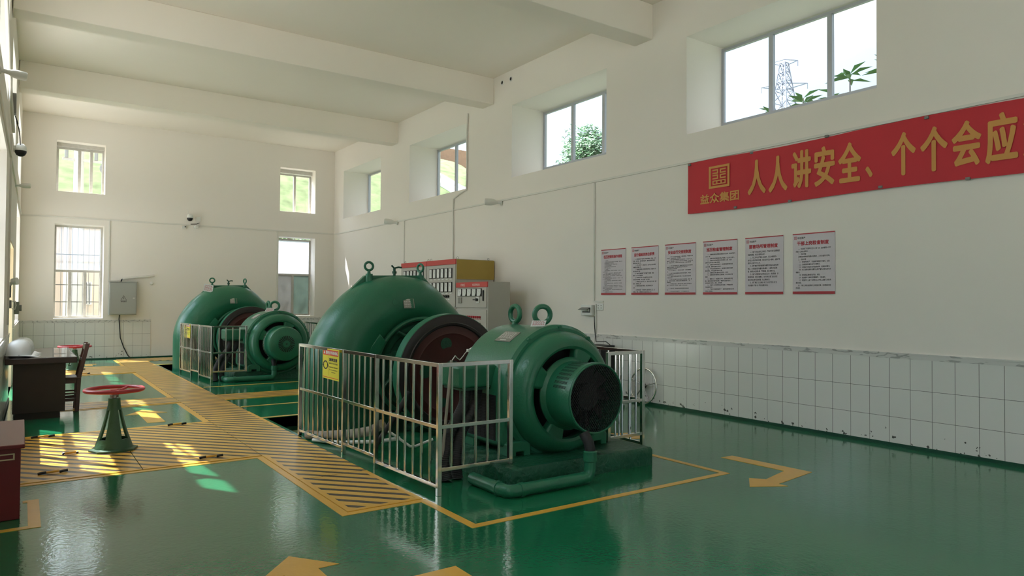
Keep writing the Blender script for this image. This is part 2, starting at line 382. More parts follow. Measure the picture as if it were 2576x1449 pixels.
# ---------------------------------------------------------------- the room
XR, YF, YN, ZC = 8.04, 21.27, -5.5, 6.27
TL = lambda u, d, z: (-.343+.0133*u-d, u, z)          # left wall runs very slightly askew
TR = lambda u, d, z: (XR+d, u, z)
TF = lambda u, d, z: (u, YF+d, z)
TN = lambda u, d, z: (u, YN-d, z)
R_WIN = [(-4.9, -2.1), (-.4, 2.4), (4.16, 6.98), (8.72, 11.51), (13.24, 16.06), (17.80, 20.52)]  # the two behind the camera are added to bring in daylight
L_WIN = [(-.4, 2.3), (4.16, 6.85), (8.72, 11.38), (13.02, 15.35), (17.35, 20.3)]  # the first, unseen behind the camera, is added for daylight
rh = [(a, b, 4.09, 5.555) for a, b in R_WIN]
lh = [(a, b, 4.2, 5.56) for a, b in L_WIN]+[(8.72, 11.33, 1.07, 3.53), (17.3, 20.6, 1.07, 3.53), (13.4, 15.5, 0, 2.52), (-.4, 2.3, 1.07, 3.53)]
fh = [(.665, 1.755, 4.335, 5.645), (.655, 1.75, 1.075, 3.51), (6.335, 7.42, 4.27, 5.607), (6.31, 7.43, 1.10, 3.50)]
nh = [(2.2, 6.2, 0, 4.2)]  # unseen door opening, added behind the camera so sky light pours in
RT, LT, FT = .9, .30, .47
struct(walls(YN-.4, YF, -.1, ZC+.2, rh, RT, TR).build('wall_right', WALL, smooth=0))
struct(walls(YN-.4, YF+.47, -.1, ZC+.2, lh, LT, TL).build('wall_left', WALL, smooth=0))
struct(walls(-.8, XR+RT, -.1, ZC+.2, fh, FT, TF).build('wall_far', WALL, smooth=0))
struct(walls(-.6, XR+RT, -.1, ZC+.2, nh, .4, TN).build('wall_near', WALL, smooth=0))
struct(MB().box(-.66, XR+RT+.1, YN-.5, YF+.6, ZC, ZC+.22).build('ceiling', CEIL, smooth=0))
for i, (a, b) in enumerate([(-1.5, -1.1), (3.1, 3.5), (7.66, 8.05), (12.17, 12.60), (16.73, 17.12)]):
    struct(MB().box(-.33+.0133*a, XR, a, b, 5.72, ZC).build('trim_%d' % (i+1), CEIL, smooth=0, bevel=.01), 'white concrete ceiling beam')

# floor with the two turbine pits left open
PITS = [(2.72, 5.35, 7.72, 9.62), (2.72, 5.35, 16.85, 18.75)]
fl = walls(-.9, XR+.05, YN, YF+.05, PITS, .14, lambda u, d, z: (u, z, -d))
struct(fl.build('floor', FLOOR, smooth=0))
for i, (a, b, c, d) in enumerate(PITS):
    m = MB(); z = -.9
    m.quad((a, c, z), (b, c, z), (b, d, z), (a, d, z))
    m.quad((a, c, z), (a, d, z), (a, d, -.002), (a, c, -.002)); m.quad((b, c, z), (b, c, -.002), (b, d, -.002), (b, d, z))
    m.quad((a, c, z), (a, c, -.002), (b, c, -.002), (b, c, z)); m.quad((a, d, z), (b, d, z), (b, d, -.002), (a, d, -.002))
    struct(m.build('floor_pit', PIT, recalc=False, smooth=0), 'dark green pit in the floor below a turbine')

# tiled dado, marbled border and green skirting
def dado(n, T, u0, u1, M, top=1.045, border=.058, base=True):
    struct(MB(T).box(u0, u1, -.012, .0, .03, top-border).build('trim_%d' % n, M, smooth=0), 'white tiled dado along the wall')
    mb = MB(T).box(u0, u1, -.016, 0, top-border, top-.012); mb.box(u0, u1, -.022, 0, top-.012, top+.006)
    struct(mb.build('trim_%d' % (n+1), MARBLE, smooth=0), 'marbled tile border on top of the dado')
dado(11, TR, YN, YF, TILE_R)
dado(21, TF, -.06, 2.88, TILE_F, 1.02, .06)
dado(23, TF, 6.1, XR-.013, TILE_F, 1.04, .06)
dado(31, TL, YN, 13.38, TILE_L); dado(33, TL, 15.52, YF, TILE_L)
struct(MB(TR).box(YN, YF, -.018, 0, 0, .042).build('baseboard_right', GREEN_D, smooth=0))
struct(MB(TF).box(-.05, XR, -.014, 0, 0, .03).build('baseboard_far', GREEN_D, smooth=0))
struct(MB(TL).box(YN, 13.38, -.03, 0, 0, .05).build('baseboard_left', GREEN_D, smooth=0))

# ---------------------------------------------------------------- windows
WN = [0]
def window(T, u0, u1, z0, z1, d, mull, trans=(), fw=.045, fm=ALU, gl=None, label='', inner=None, bars=None, sash=()):
    """frame set at depth d in the reveal; mull = vertical bars, trans = horizontal bars, gl(i, j) gives a pane's glass"""
    WN[0] += 1
    w = thing('window_%d' % WN[0], label, 'window', T((u0+u1)/2, d, z0)); w['kind'] = 'structure'
    f = MB(T); q = .05
    f.box(u0, u1, d, d+q, z0, z0+fw); f.box(u0, u1, d, d+q, z1-fw, z1); f.box(u0, u0+fw, d, d+q, z0+fw, z1-fw); f.box(u1-fw, u1, d, d+q, z0+fw, z1-fw)
    f.build('window_frame', fm, w, bevel=.004)
    zs = [z0+fw/2]+list(trans)+[z1-fw/2]; allm = mull if isinstance(mull[0], (list, tuple)) else [mull]*(len(zs)-1)
    for t in trans: MB(T).box(u0+fw, u1-fw, d, d+q, t-.03, t+.03).build('transom', fm, w, bevel=.003)
    for j in range(len(zs)-1):
        us = [u0+fw/2]+list(allm[j])+[u1-fw/2]
        for k, u in enumerate(us[1:-1]): MB(T).box(u-.035, u+.035, d-.012, d+q, zs[j]+fw/2, zs[j+1]-fw/2).build('mullion', fm, w, bevel=.003)
        for k in range(len(us)-1):
            g = gl(k, j) if gl else GLASS
            MB(T).box(us[k]+.02, us[k+1]-.02, d+.022, d+.027, zs[j]+.02, zs[j+1]-.02).build('window_pane', g, w, smooth=0)
    if bars:
        b = MB(T)
        for u in bars[0]: b.cyl((u, d+.14, z0), (u, d+.14, z1), .008, n=6)
        for z in bars[1]: b.box(u0, u1, d+.13, d+.15, z-.012, z+.012)
        b.build('window_grille', STEEL_D, w)
    return w
nth = ['added out of view for daylight, farthest back', 'added out of view for daylight', 'high over the red banner, the widest in view', 'high right of the rectangular beam with a round tree outside', 'high with a grassy slope outside, behind the hanging cable', 'high nearest the far corner of the long wall']
mu = {2: (6.10, 5.20), 3: (10.56, 9.66), 4: (15.09, 14.2), 5: (19.4, 18.6), 0: (-4, -3), 1: (.5, 1.5)}
for i, (a, b) in enumerate(R_WIN):
    window(TR, a, b, 4.33 if i in (2, 3) else 4.25, 5.535, .80, sorted(mu[i]), label='aluminium sliding window '+nth[i])
nl = ['added out of view for daylight', 'behind the camera at the red box', 'upper left wall, nearest', 'upper left wall, over the door', 'upper left wall, farthest']
for i, (a, b) in enumerate(L_WIN):
    window(TL, a, b, 4.2, 5.56, .22, (a+.9, b-.9), label='white reveal window in the '+nl[i], fm=FRAME_W)
window(TL, 8.72, 11.33, 1.07, 3.53, .22, (9.45, 10.2, 10.75), (2.45,), label='lower left wall window beside the desk', fm=FRAME_W, bars=([8.72+.125*k for k in range(1, 21)], (1.6, 2.0, 2.9)))
window(TL, 17.3, 20.6, 1.07, 3.53, .22, (18.4, 19.5), (2.45,), label='lower left wall window near the far corner', fm=FRAME_W)
window(TL, -.4, 2.3, 1.07, 3.53, .22, (.5, 1.4), (2.45,), label='lower left wall window added out of view for daylight', fm=FRAME_W)  # unseen window, added to brighten the hall
window(TF, .68, 1.755, 4.345, 5.545, .40, (1.19, 1.46), label='upper left window of the far wall with a pole outside', fm=FRAME_W, fw=.05)
window(TF, .66, 1.745, 1.08, 3.50, .40, [(1.02, 1.36), ()], (2.31,), label='lower left window of the far wall with steel bars', fm=FRAME_W, gl=lambda k, j: GLASS_DUSTY if j else GLASS,
       bars=([.70+.125*k for k in range(9)], (1.5, 1.95, 2.75)))
window(TF, 6.345, 7.41, 4.28, 5.49, .40, (6.90,), label='upper right window of the far wall with grass outside', fm=FRAME_W, fw=.05)
window(TF, 6.32, 7.42, 1.11, 3.47, .40, [(6.87,), ()], (2.37,), label='lower right window of the far wall with frosted lower panes', fm=FRAME_W,
       gl=lambda k, j: GLASS_FILM if j else (GLASS_GREY, GLASS_FROST)[k])
# lintel boards in the two upper far openings
struct(MB(TF).box(.665, 1.755, .30, .44, 5.55, 5.645).build('trim_41', FRAME_W, smooth=0)); struct(MB(TF).box(6.335, 7.42, .30, .44, 5.50, 5.607).build('trim_42', FRAME_W, smooth=0))
# sloped plaster cheeks are plain; door in the left wall: cream jamb lining, open doorway
dr = thing('door_1', 'open doorway with cream jamb in the left wall', 'door', TL(14.45, .1, 0)); dr['kind'] = 'structure'
m = MB(TL); m.box(15.46, 15.5, .0, .30, 0, 2.52); m.box(13.4, 13.44, 0, .30, 0, 2.52); m.box(13.44, 15.46, 0, .3, 2.48, 2.52); m.build('door_jamb', CREAM, dr, smooth=0)

# ---------------------------------------------------------------- floor paint
def paint(name, polys, label, cat='floor marking', z=.003):
    m = MB()
    for p in polys: m.prism(p, 'Z', 0.0, z)
    return tag(m.build(name, YELLOW, smooth=0), label, cat)
def rect(a, b, c, d): return [(a, c), (b, c), (b, d), (a, d)]
w = .065
paint('painted_line', [rect(2.685, 5.45, 4.20, 4.265), rect(5.385, 5.45, 4.265, 9.65), rect(2.62, 2.685, 4.20, 4.965), rect(2.68, 5.45, 9.65, 9.72)], 'yellow painted rectangle on the floor round the near turbine set')
paint('painted_line', [rect(2.72, 5.45, 13.55, 13.61), rect(5.39, 5.45, 13.61, 18.8), rect(2.68, 5.45, 18.8, 18.86)], 'yellow painted rectangle on the floor round the far turbine set')
paint('painted_line', [rect(2.69, 7.2, 10.80, 10.86)], 'thin yellow line across the floor just behind the near turbine')
paint('painted_line', [rect(-.2, 1.965, 7.245, 7.31), rect(1.965, 2.03, 5.03, 7.31), rect(1.965, 2.685, 4.965, 5.03)], 'yellow border along the striped walkway nearest the camera')
paint('painted_line', [rect(-.2, 1.955, 9.72, 9.78), rect(1.955, 2.03, 9.72, 11.74), rect(.2, 1.955, 11.68, 11.74)], 'yellow border round the green panel behind the near red valve wheel')
paint('painted_line', [rect(.3, 1.955, 12.44, 12.5), rect(1.955, 2.03, 12.44, 16.95), rect(.1, 1.955, 16.89, 16.95)], 'yellow border round the green panel beside the desk chair')
paint('painted_line', [rect(.3, 1.95, 18.85, 18.92), rect(1.95, 2.02, 18.85, 20.6)], 'yellow border round the small green panel by the far wall')
paint('painted_line', [rect(.06, .135, 5.9, 6.72), rect(-.28, .06, 5.9, 5.965), rect(.03, .06, 6.655, 6.72)], 'yellow corner lines on the floor round the dark red cabinet')
paint('painted_arrow', [[(5.93, 4.68), (6.096, 4.67), (6.143, 3.80), (5.966, 3.974)], [(6.143, 3.80), (5.492, 3.717), (5.545, 3.879), (5.966, 3.974)], [(5.492, 3.717), (5.503, 3.628), (5.2, 3.80), (5.452, 3.992), (5.545, 3.879)]],
      'bent yellow arrow on the floor between the near generator and the tiled wall', 'arrow')
paint('painted_arrow', [[(1.18, 10.86), (1.70, 10.86), (1.44, 11.28)], rect(1.345, 1.555, 10.05, 10.86)], 'yellow arrow on the floor panel behind the near red valve wheel', 'arrow')
paint('painted_arrow', [[(1.13, 4.085), (1.60, 4.085), (1.385, 4.375)], rect(1.27, 1.47, 3.2, 4.085)], 'yellow arrow at the bottom edge, in front of the near walkway end', 'arrow')
paint('painted_arrow', [[(1.86, 3.66), (2.165, 3.66), (2.165, 3.2), (2.0, 3.2), (2.0, 3.48), (1.86, 3.48)]], 'yellow bent arrow shaft cut by the bottom edge, right of the other arrow', 'arrow')
paint('painted_arrow', [[(5.75, 6.35), (6.25, 6.1), (5.95, 5.85), (5.62, 6.05)]], 'yellow arrow head on the floor behind the right guard rail', 'arrow')
paint('painted_arrow', [rect(1.15, 1.5, 19.55, 19.75), rect(1.25, 1.4, 19.2, 19.55)], 'short yellow mark on the small green panel by the far wall', 'arrow')

# striped cover plates over the cable trenches
def plate(x0, x1, y0, y1, label, rim=None):
    o = MB().box(x0+.004, x1-.004, y0+.004, y1-.004, 0.0, .007)
    t = thing('trench_cover_plate', label, 'cover plate', ((x0+x1)/2, (y0+y1)/2, 0), 'striped cover plates over the trenches')
    o.build('plate', STRIPE, t, smooth=0)
    e = .045; xa, xb, ya, yb = x0+.003, x1-.003, y0+.003, y1-.003; rim = rim or ''
    ys_, yn_ = (ya+e if 'S' in rim else ya), (yb-e if 'N' in rim else yb)
    for side in rim:
        q = dict(W=(xa, xa+e, ys_, yn_), E=(xb-e, xb, ys_, yn_), S=(xa, xb, ya, ya+e), N=(xa, xb, yb-e, yb))[side]
        MB().box(*q, .0, .0085).build('yellow_edge', YELLOW, t, smooth=0)
    return t
plate(2.03, 2.67, 5.03, 6.16, 'striped trench cover plate at the near end of the long walkway', 'WSE')
plate(2.03, 2.67, 6.16, 7.30, 'striped trench cover plate of the long walkway, second from its near end', 'W')
plate(2.03, 2.67, 7.30, 8.80, 'striped trench cover plate of the long walkway beside the wide left branch')
plate(2.03, 2.67, 8.80, 10.30, 'striped trench cover plate of the long walkway beside the near turbine pit', 'E')
plate(2.03, 2.67, 10.30, 11.80, 'striped trench cover plate of the long walkway before the cross strip')
plate(2.03, 2.67, 11.80, 13.3, 'striped trench cover plate of the long walkway at the cross strip')
plate(2.03, 2.67, 13.3, 15.1, 'striped trench cover plate of the long walkway in front of the far guard rail', 'E')
plate(2.03, 2.67, 15.1, 17.0, 'striped trench cover plate of the long walkway beside the far guard rail', 'E')
plate(2.03, 2.67, 17.0, 18.9, 'striped trench cover plate of the long walkway beside the far pit')
plate(2.03, 2.67, 18.9, 20.95, 'striped trench cover plate at the far end of the long walkway')
plate(-.2, .95, 7.32, 8.44, 'striped trench cover plate in front of the near red valve wheel', 'S')
plate(-.2, .95, 8.44, 9.72, 'striped trench cover plate behind the near red valve wheel', 'N')
plate(.95, 2.03, 7.32, 8.44, 'striped trench cover plate right of the near red valve wheel, front one', 'S')
plate(.95, 2.03, 8.44, 9.72, 'striped trench cover plate right of the near red valve wheel, rear one', 'N')
plate(.3, 2.03, 11.76, 12.44, 'narrow striped cover plate behind the desk chair', 'SN')
plate(2.67, 5.4, 11.70, 12.36, 'narrow striped cover strip between the two turbine sets', 'SN')
plate(.2, 2.03, 17.0, 18.85, 'striped cover plate round the far red valve wheel', 'SN')
plate(2.67, 5.6, 20.0, 20.95, 'striped cover strip along the far wall behind the far turbine')
hg = 'lifting handles on the cover plates'
for x0, x1, y, lb in [(1.52, 1.735, 9.655, 'black and yellow lifting handle at the rear edge of the wide walkway'), (1.47, 1.69, 7.485, 'black and yellow lifting handle at the front edge of the wide walkway'),
                      (.11, .335, 9.605, 'black and yellow lifting handle behind the dark red cabinet'), (.14, .37, 7.6, 'black and yellow lifting handle lying right of the dark red cabinet'),
                      (.36, .50, 8.43, 'dark lifting handle left of the near valve base'), (.95, 1.15, 18.6, 'dark lifting handle right of the far valve'), (1.0, 1.2, 17.15, 'dark lifting handle in front of the far valve')]:
    h = thing('lifting_handle', lb, 'handle', ((x0+x1)/2, y, .008), hg)
    mid = (x0+x1)/2
    MB().tube([(mid-.05, y, .022), (mid+.05, y, .026)], .011, 8).build('grip', YELLOW, h)
    for a, b in ((x0, mid-.05), (mid+.05, x1)):
        MB().tube([(a, y, .016), ((a+b)/2, y, .022), (b, y, .024)], .012, 8).build('end_hook', BLACK, h)

# ---------------------------------------------------------------- turbine sets
AX, AZ = 4.25, .73
def eyebolt(t, p, R, r, ax, stem):
    e = MB(); p = Vector(p); e.cyl(p-Vector((0, 0, .03)), p+Vector((0, 0, stem)), R*.55, R*.32, 16); e.torus(p+Vector((0, 0, stem+R*.92)), ax, R, r, 28, 10)
    return e.build('eyebolt', GREEN, t)
def lines_plate(t, name, fn, w, h, rows, m=PLATE, head=True):
    o = MB().add([fn(u, v, d) for d in (0, .006) for u, v in ((0, 0), (w, 0), (w, h), (0, h))], [(3, 2, 1, 0), (4, 5, 6, 7), (0, 1, 5, 4), (1, 2, 6, 5), (2, 3, 7, 6), (3, 0, 4, 7)]).build(name, m, t, smooth=0)
    k = MB(); rnd = random.Random(int(w*1000)+rows)
    if head: k.add([fn(w*.3, h*.84, .0065), fn(w*.7, h*.84, .0065), fn(w*.7, h*.92, .0065), fn(w*.3, h*.92, .0065)], [(0, 1, 2, 3)])
    for r in range(rows):
        v = h*(.74-.66*r/rows); u = w*.08
        while u < w*.88:
            L = w*rnd.uniform(.05, .16); k.add([fn(u, v-h*.05, .0065), fn(min(u+L, w*.92), v-h*.05, .0065), fn(min(u+L, w*.92), v, .0065), fn(u, v, .0065)], [(0, 1, 2, 3)]); u += L+w*.05
    k.build('engraved_lines', WHITE_PL if m is PLATE else INK, o, smooth=0, recalc=False)
    return o
def smooth_interp(tab, t):
    for (a, va), (b, vb) in zip(tab, tab[1:]):
        if a <= t <= b:
            k = (t-a)/(b-a); k = k*k*(3-2*k)*.5+k*.5
            return [x+(y-x)*k for x, y in zip(va, vb)]
    return list(tab[-1][1])
def turbine(dy, label, tag_left):
    Y = 8.40+dy; t = thing('water_turbine', label, 'turbine', (AX, Y, 0))
    tab = [(0, (.98, .45)), (45, (.92, .41)), (90, (.84, .335)), (120, (.75, .26)), (180, (.69, .20)), (240, (.66, .15)), (300, (.62, .11)), (330, (.60, .08))]
    path = [((AX-.98, Y, z), .45) for z in (-.85, -.5, -.15, .2, .5)]
    for k in range(0, 111):
        a = k*3; Rc, rt = smooth_interp(tab, a); th = math.radians(180-a)
        path.append(((AX+Rc*math.cos(th), Y, AZ+Rc*math.sin(th)), rt))
    MB().tube([p for p, r in path], [r for p, r in path], 36).build('spiral_casing', GREEN, t, smooth=60)
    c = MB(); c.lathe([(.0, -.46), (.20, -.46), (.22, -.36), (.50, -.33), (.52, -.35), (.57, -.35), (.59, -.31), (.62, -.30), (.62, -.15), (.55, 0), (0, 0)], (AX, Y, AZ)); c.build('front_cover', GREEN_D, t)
    r = MB(); r.torus((AX, Y-.335, AZ), (0, 1, 0), .635, .028, 64, 8); r.build('regulating_ring', GREEN, t)
    for k in range(10):
        a = 2*PI*k/10+.2; l = MB(); p0 = Vector((AX+.44*math.cos(a), Y-.37, AZ+.44*math.sin(a))); p1 = Vector((AX+.60*math.cos(a+.16), Y-.38, AZ+.60*math.sin(a+.16)))
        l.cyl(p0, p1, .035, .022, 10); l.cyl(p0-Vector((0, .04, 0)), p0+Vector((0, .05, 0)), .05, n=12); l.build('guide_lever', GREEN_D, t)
    b = MB(); b.prism([(AX-.80, AZ+.22), (AX-.66, AZ+.14), (AX-.54, AZ+.36), (AX-.62, AZ+.45)], 'Y', Y-.40, Y-.32); b.build('servo_bracket', GREEN, t, bevel=.01)
    w = MB(); w.prism([(3.14, 1.50), (3.58, 1.915), (4.40, 1.935), (4.86, 1.48), (4.6, 1.40), (4.25, 1.70), (3.8, 1.70), (3.40, 1.45)], 'Y', Y-.035, Y+.035); w.build('split_flange', GREEN, t, bevel=.008)
    for x, ax in ((3.63, (.25, 1, 0)), (4.365, (1, .35, 0))):
        e_ = eyebolt(t, (x, Y-.03, 1.93), .052, .016, ax, .055); MB().cyl((x, Y-.04, 1.68), (x, Y-.04, 1.935), .055, .045, 18).build('eyebolt_boss', GREEN, t)
    v = MB(); v.cyl((4.0, Y, 1.90), (4.0, Y, 2.02), .018, n=10); v.cyl((4.0, Y, 1.95), (4.0, Y, 1.98), .03, n=10); v.tube([(3.96, Y, 2.055), (4.0, Y, 2.02), (4.05, Y-.02, 2.035), (4.09, Y-.03, 2.03)], .012, 8); v.build('air_valve', GREEN_D, t)
    th = math.radians(98)
    # number plate lies on the near face of the casing, tilted with it
    fn = lambda u, v, d: (3.955+u, Y-.385-d+v*.30+u*.06, 1.50+v)
    MB().prism([(Y-.384, 1.502), (Y-.35, 1.618), (Y-.26, 1.618), (Y-.28, 1.502)], 'X', 3.96, 4.10).build('nameplate_pad', GREEN, t, smooth=0)
    lines_plate(t, 'nameplate', fn, .155, .12, 4)
    n = MB(); n.cyl((3.84, Y-.28, 1.57), (3.835, Y-.385, 1.575), .038, n=8); n.build('filler_plug', GREEN, t)
    f = MB(); f.lathe([(.45, -.02), (.62, -.02), (.62, .06), (.45, .06)], (AX-.98, Y, -.30), 'Z', 40)
    for k in range(16):
        a = 2*PI*k/16; f.cyl((AX-.98+.56*math.cos(a), Y+.56*math.sin(a), -.26), (AX-.98+.56*math.cos(a), Y+.56*math.sin(a), -.18), .028, n=6)
    f.build('inlet_flange', GREEN_D, t)
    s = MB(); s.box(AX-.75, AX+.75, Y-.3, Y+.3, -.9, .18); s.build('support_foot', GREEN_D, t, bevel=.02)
    return t
def flywheel(dy, label):
    Y = 7.30+dy; t = thing('flywheel', label, 'flywheel', (AX, Y+.12, 0)); c = (AX, Y, AZ)
    MB().lathe([(.69, .03), (.704, .006), (.712, .012), (.712, .15), (.70, .16), (.40, .16), (.40, .06)], c, n=96, closed=True).build('rim', GREEN, t)
    MB().lathe([(.565, .004), (.575, -.008), (.60, -.012), (.61, -.004), (.66, -.004), (.672, .0), (.704, .004), (.704, .035), (.565, .035)], c, n=96, closed=True).build('dark_rim_ring', FLYBLACK, t)
    MB().lathe([(.12, .0), (.46, .014), (.475, .008), (.49, .014), (.57, .014), (.57, .055), (.12, .055)], c, n=96, closed=True).build('face', FLYRED, t)
    for k in range(5):
        a = math.radians(103+72*k); hx, hz = AX+.36*math.cos(a), AZ+.36*math.sin(a)
        MB().cyl((hx, Y+.008, hz), (hx, Y+.02, hz), .075, n=28).build('lightening_hole', GREEN_D, t)
    MB().lathe([(0, -.9), (.075, -.9), (.075, -.06), (.14, -.05), (.15, .0), (.15, .2), (.075, .22), (.075, .7), (0, .7)], c, n=32).build('shaft_hub', GREEN_D, t)
    return t
def bearing(dy, y0, y1, label, sensor):
    t = thing('bearing_pedestal', label, 'bearing', (AX, (y0+y1)/2+dy, 0)); a, b = y0+dy, y1+dy
    MB().prism([(AX-.34, 0), (AX+.34, 0), (AX+.34, .06), (AX+.2, .12), (AX+.14, .65), (AX-.14, .65), (AX-.2, .12), (AX-.34, .06)], 'Y', a, b).build('pedestal', GREEN_D, t, bevel=.015)
    MB().lathe([(.08, -.02), (.15, -.02), (.17, .02), (.17, b-a-.02), (.15, b-a+.02), (.08, b-a+.02)], (AX, a, AZ), n=40, closed=True).build('bearing_housing', GREEN, t)
    if sensor:
        p = Vector((3.90, a-.05, 1.0)); s = MB(); s.tube([(AX-.1, a+.08, .84), (3.98, a, .93), p], .014, 8); s.cyl(p, p+Vector((0, 0, .05)), .018, n=12); s.cyl(p+Vector((-.02, 0, .06)), p+Vector((.04, -.02, .10)), .032, n=14); s.box(p.x-.05, p.x-.01, p.y-.02, p.y+.02, p.z+.06, p.z+.09); s.build('temperature_sensor', WHITE_PL, t)
        MB().tube([p+Vector((-.05, 0, .075)), p+Vector((-.16, -.12, .05)), (3.62, 6.0+dy, 1.05), (3.46, 5.8+dy, 1.03), (3.36, 5.68+dy, 1.06), (3.29, 5.60+dy, 1.09), (3.25, 5.60+dy, 1.04)], .0045, 6).build('sensor_cable', WHITE_PL, t)
        MB().tube([(3.25, 5.60+dy, 1.05), (3.03, 5.40+dy, .02)], .014, 8).build('cable_tube', DUSTY, t)
    return t
def generator(dy, label, near):
    Y = 5.30+dy; t = thing('generator', label, 'generator', (AX, Y+.7, .17))
    # stator: round top on straight flanks
    pts = [(AX+.625*math.cos(a), AZ+.625*math.sin(a)) for a in [PI*k/40 for k in range(41)]]
    MB().prism(pts+[(AX-.625, .27), (AX-.5, .20), (AX+.5, .20), (AX+.625, .27)], 'Y', Y+.02, Y+.80).build('stator_body', GREEN, t, bevel=.03, segs=3)
    c = (AX, Y, AZ)
    MB().lathe([(.46, .04), (.645, .04), (.645, -.02), (.615, -.045), (.585, -.045), (.582, -.07), (.573, -.11), (.553, -.155), (.522, -.192), (.485, -.213), (.45, -.215), (.425, -.20), (.415, -.17), (.42, -.13), (.46, -.05)], c, n=96, closed=True).build('end_bell', GREEN, t, smooth=28)
    for k in range(10):
        a = 2*PI*(k+.5)/10; MB().cyl((AX+.622*math.cos(a), Y-.055, AZ+.622*math.sin(a)), (AX+.622*math.cos(a), Y-.02, AZ+.622*math.sin(a)), .02, n=6).build('bolt', GREEN, t)
    MB().lathe([(0, -.02), (.47, -.02), (.47, .02), (0, .02)], c, n=64).build('dark_opening', DARKHOLE, t)
    for k in range(4):
        a = math.radians(65+90*k); r = MB(); ca, sa = math.cos(a), math.sin(a); wv = (.075, .05)
        for j in (0, 1):
            pass
        vs = []
        for (ra, wd) in ((.27, .07), (.46, .125)):
            for sgn in (-1, 1):
                for yy in (Y-.202, Y-.10): vs.append((AX+ra*ca-sgn*wd*sa, yy, AZ+ra*sa+sgn*wd*ca))
        r.add(vs, [(0, 1, 3, 2), (4, 6, 7, 5), (0, 2, 6, 4), (1, 5, 7, 3), (0, 4, 5, 1), (2, 3, 7, 6)]); r.build('bell_spoke', GREEN, t, bevel=.025, segs=3)
    for x, y, ax in ((AX, Y+.70, (1, .25, 0)), (AX, Y+.23, (.62, -.78, 0)))[::1]:
        eyebolt(t, (x, y, 1.345), .083, .026, (1, .02, 0) if y > Y+.5 else (.3, 1, 0), .045)
    for sx in (-1, 1):
        for yy in (Y-.07, Y+.55):
            f = MB(); xo = AX+sx*.475; f.prism([(xo-.12, .17), (xo-.045, .17), (xo-.045, .215), (xo+.045, .215), (xo+.045, .17), (xo+.12, .17), (xo+.12, .285), (xo+.07, .31), (xo-.07, .31), (xo-.12, .285)], 'Y', yy, yy+.2)
            ft = f.build('mounting_foot', GREEN, t, bevel=.01)
            MB().cyl((xo, yy+.1, .30), (xo, yy+.1, .36), .03, n=6).cyl((xo, yy+.1, .36), (xo, yy+.1, .40), .016, n=10).build('foot_bolt', GREEN_D, ft)
    # terminal box on the left flank with its mouth down
    b = MB(); b.box(AX-.96, AX-.56, Y+.20, Y+.58, .79, 1.0); tb = b.build('terminal_box', GREEN, t, bevel=.03, segs=3)
    MB().box(AX-.93, AX-.60, Y+.22, Y+.56, .770, .79).build('box_rim', GREEN_D, tb)
    g = MB(); g.box(AX-.630, AX-.624, Y+.12, Y+.60, .30, .72)
    for k in range(6):
        for j in range(14): g.box(AX-.634, AX-.626, Y+.14+k*.075, Y+.195+k*.075, .315+j*.028, .332+j*.028)
    g.build('side_grille', DARKHOLE, t, smooth=0)
    a0 = math.radians(128)
    def onst(u, v, d, th0=a0):
        th = th0-v/.625; return (AX+(.627+d)*math.cos(th), Y+.34+u, AZ+(.627+d)*math.sin(th))
    lines_plate(t, 'nameplate', lambda u, v, d: onst(-u+.13, -(v)+.13, d), .26, .16, 7)
    # fan unit in the middle of the bell
    if near:
        MB().lathe([(.27, -.16), (.335, -.16), (.345, -.19), (.325, -.215), (.31, -.23), (.31, -.52), (.322, -.53), (.322, -.57), (.30, -.575), (.298, -.23), (.27, -.2)], c, n=72, closed=True).build('fan_housing', GREEN, t)
        sl = MB()
        for k in range(13):
            for j in range(11):
                th = math.radians(62)+math.radians(8.0)*k; yy = Y-.49+.016*j
                vs = [(AX+.3115*math.cos(th+e), yy+f, AZ+.3115*math.sin(th+e)) for e, f in ((0, 0), (.085, 0), (.085, .008), (0, .008))]; sl.add(vs, [(0, 1, 2, 3)])
        sl.build('vent_slots', DARKHOLE, t, smooth=0, recalc=False)
        MB().lathe([(0, -.47), (.12, -.47), (.13, -.45), (.13, -.30), (0, -.30)], c, n=40).build('fan_motor', BLADE, t)
        for k in range(9):
            a = 2*PI*k/9; ca, sa = math.cos(a), math.sin(a); q = MB()
            P = lambda r, w, y: (AX+r*ca-w*sa, Y+y, AZ+r*sa+w*ca)
            q.add([P(.12, -.035, -.43), P(.285, -.055, -.44), P(.285, .055, -.37), P(.12, .035, -.38)]+[P(.12, -.035, -.425), P(.285, -.055, -.435), P(.285, .055, -.365), P(.12, .035, -.375)], [(0, 1, 2, 3), (7, 6, 5, 4), (0, 4, 5, 1), (1, 5, 6, 2), (2, 6, 7, 3), (3, 7, 4, 0)])
            q.build('fan_blade', BLADE, t, smooth=0)
        MB().lathe([(0, -.27), (.29, -.27), (.29, -.25), (0, -.25)], c, n=48).build('fan_back_plate', DARKHOLE, t)
        q = MB(); Rg = .308
        for sgn in (1, -1):
            dx, dz = math.cos(math.radians(55*sgn)), math.sin(math.radians(55*sgn)); k = -Rg+.009
            while k < Rg:
                h = math.sqrt(max(0, Rg*Rg-k*k)); px, pz = -dz*k, dx*k
                q.cyl((AX+px-dx*h, Y-.575-.002*sgn, AZ+pz-dz*h), (AX+px+dx*h, Y-.575-.002*sgn, AZ+pz+dz*h), .0024, n=4); k += .0185
        q.build('wire_guard', BLACK, t, smooth=0)
        MB().torus((AX, Y-.575, AZ), (0, 1, 0), .312, .010, 60, 8).build('guard_ring', GREEN, t)
    else:
        MB().lathe([(.29, -.16), (.35, -.16), (.35, -.22), (.335, -.24), (.335, -.52), (.325, -.55), (.29, -.575), (0, -.58), (0, -.5), (.25, -.5), (.25, -.2)], c, n=64, closed=False).build('fan_housing', GREEN, t)
        s = MB()
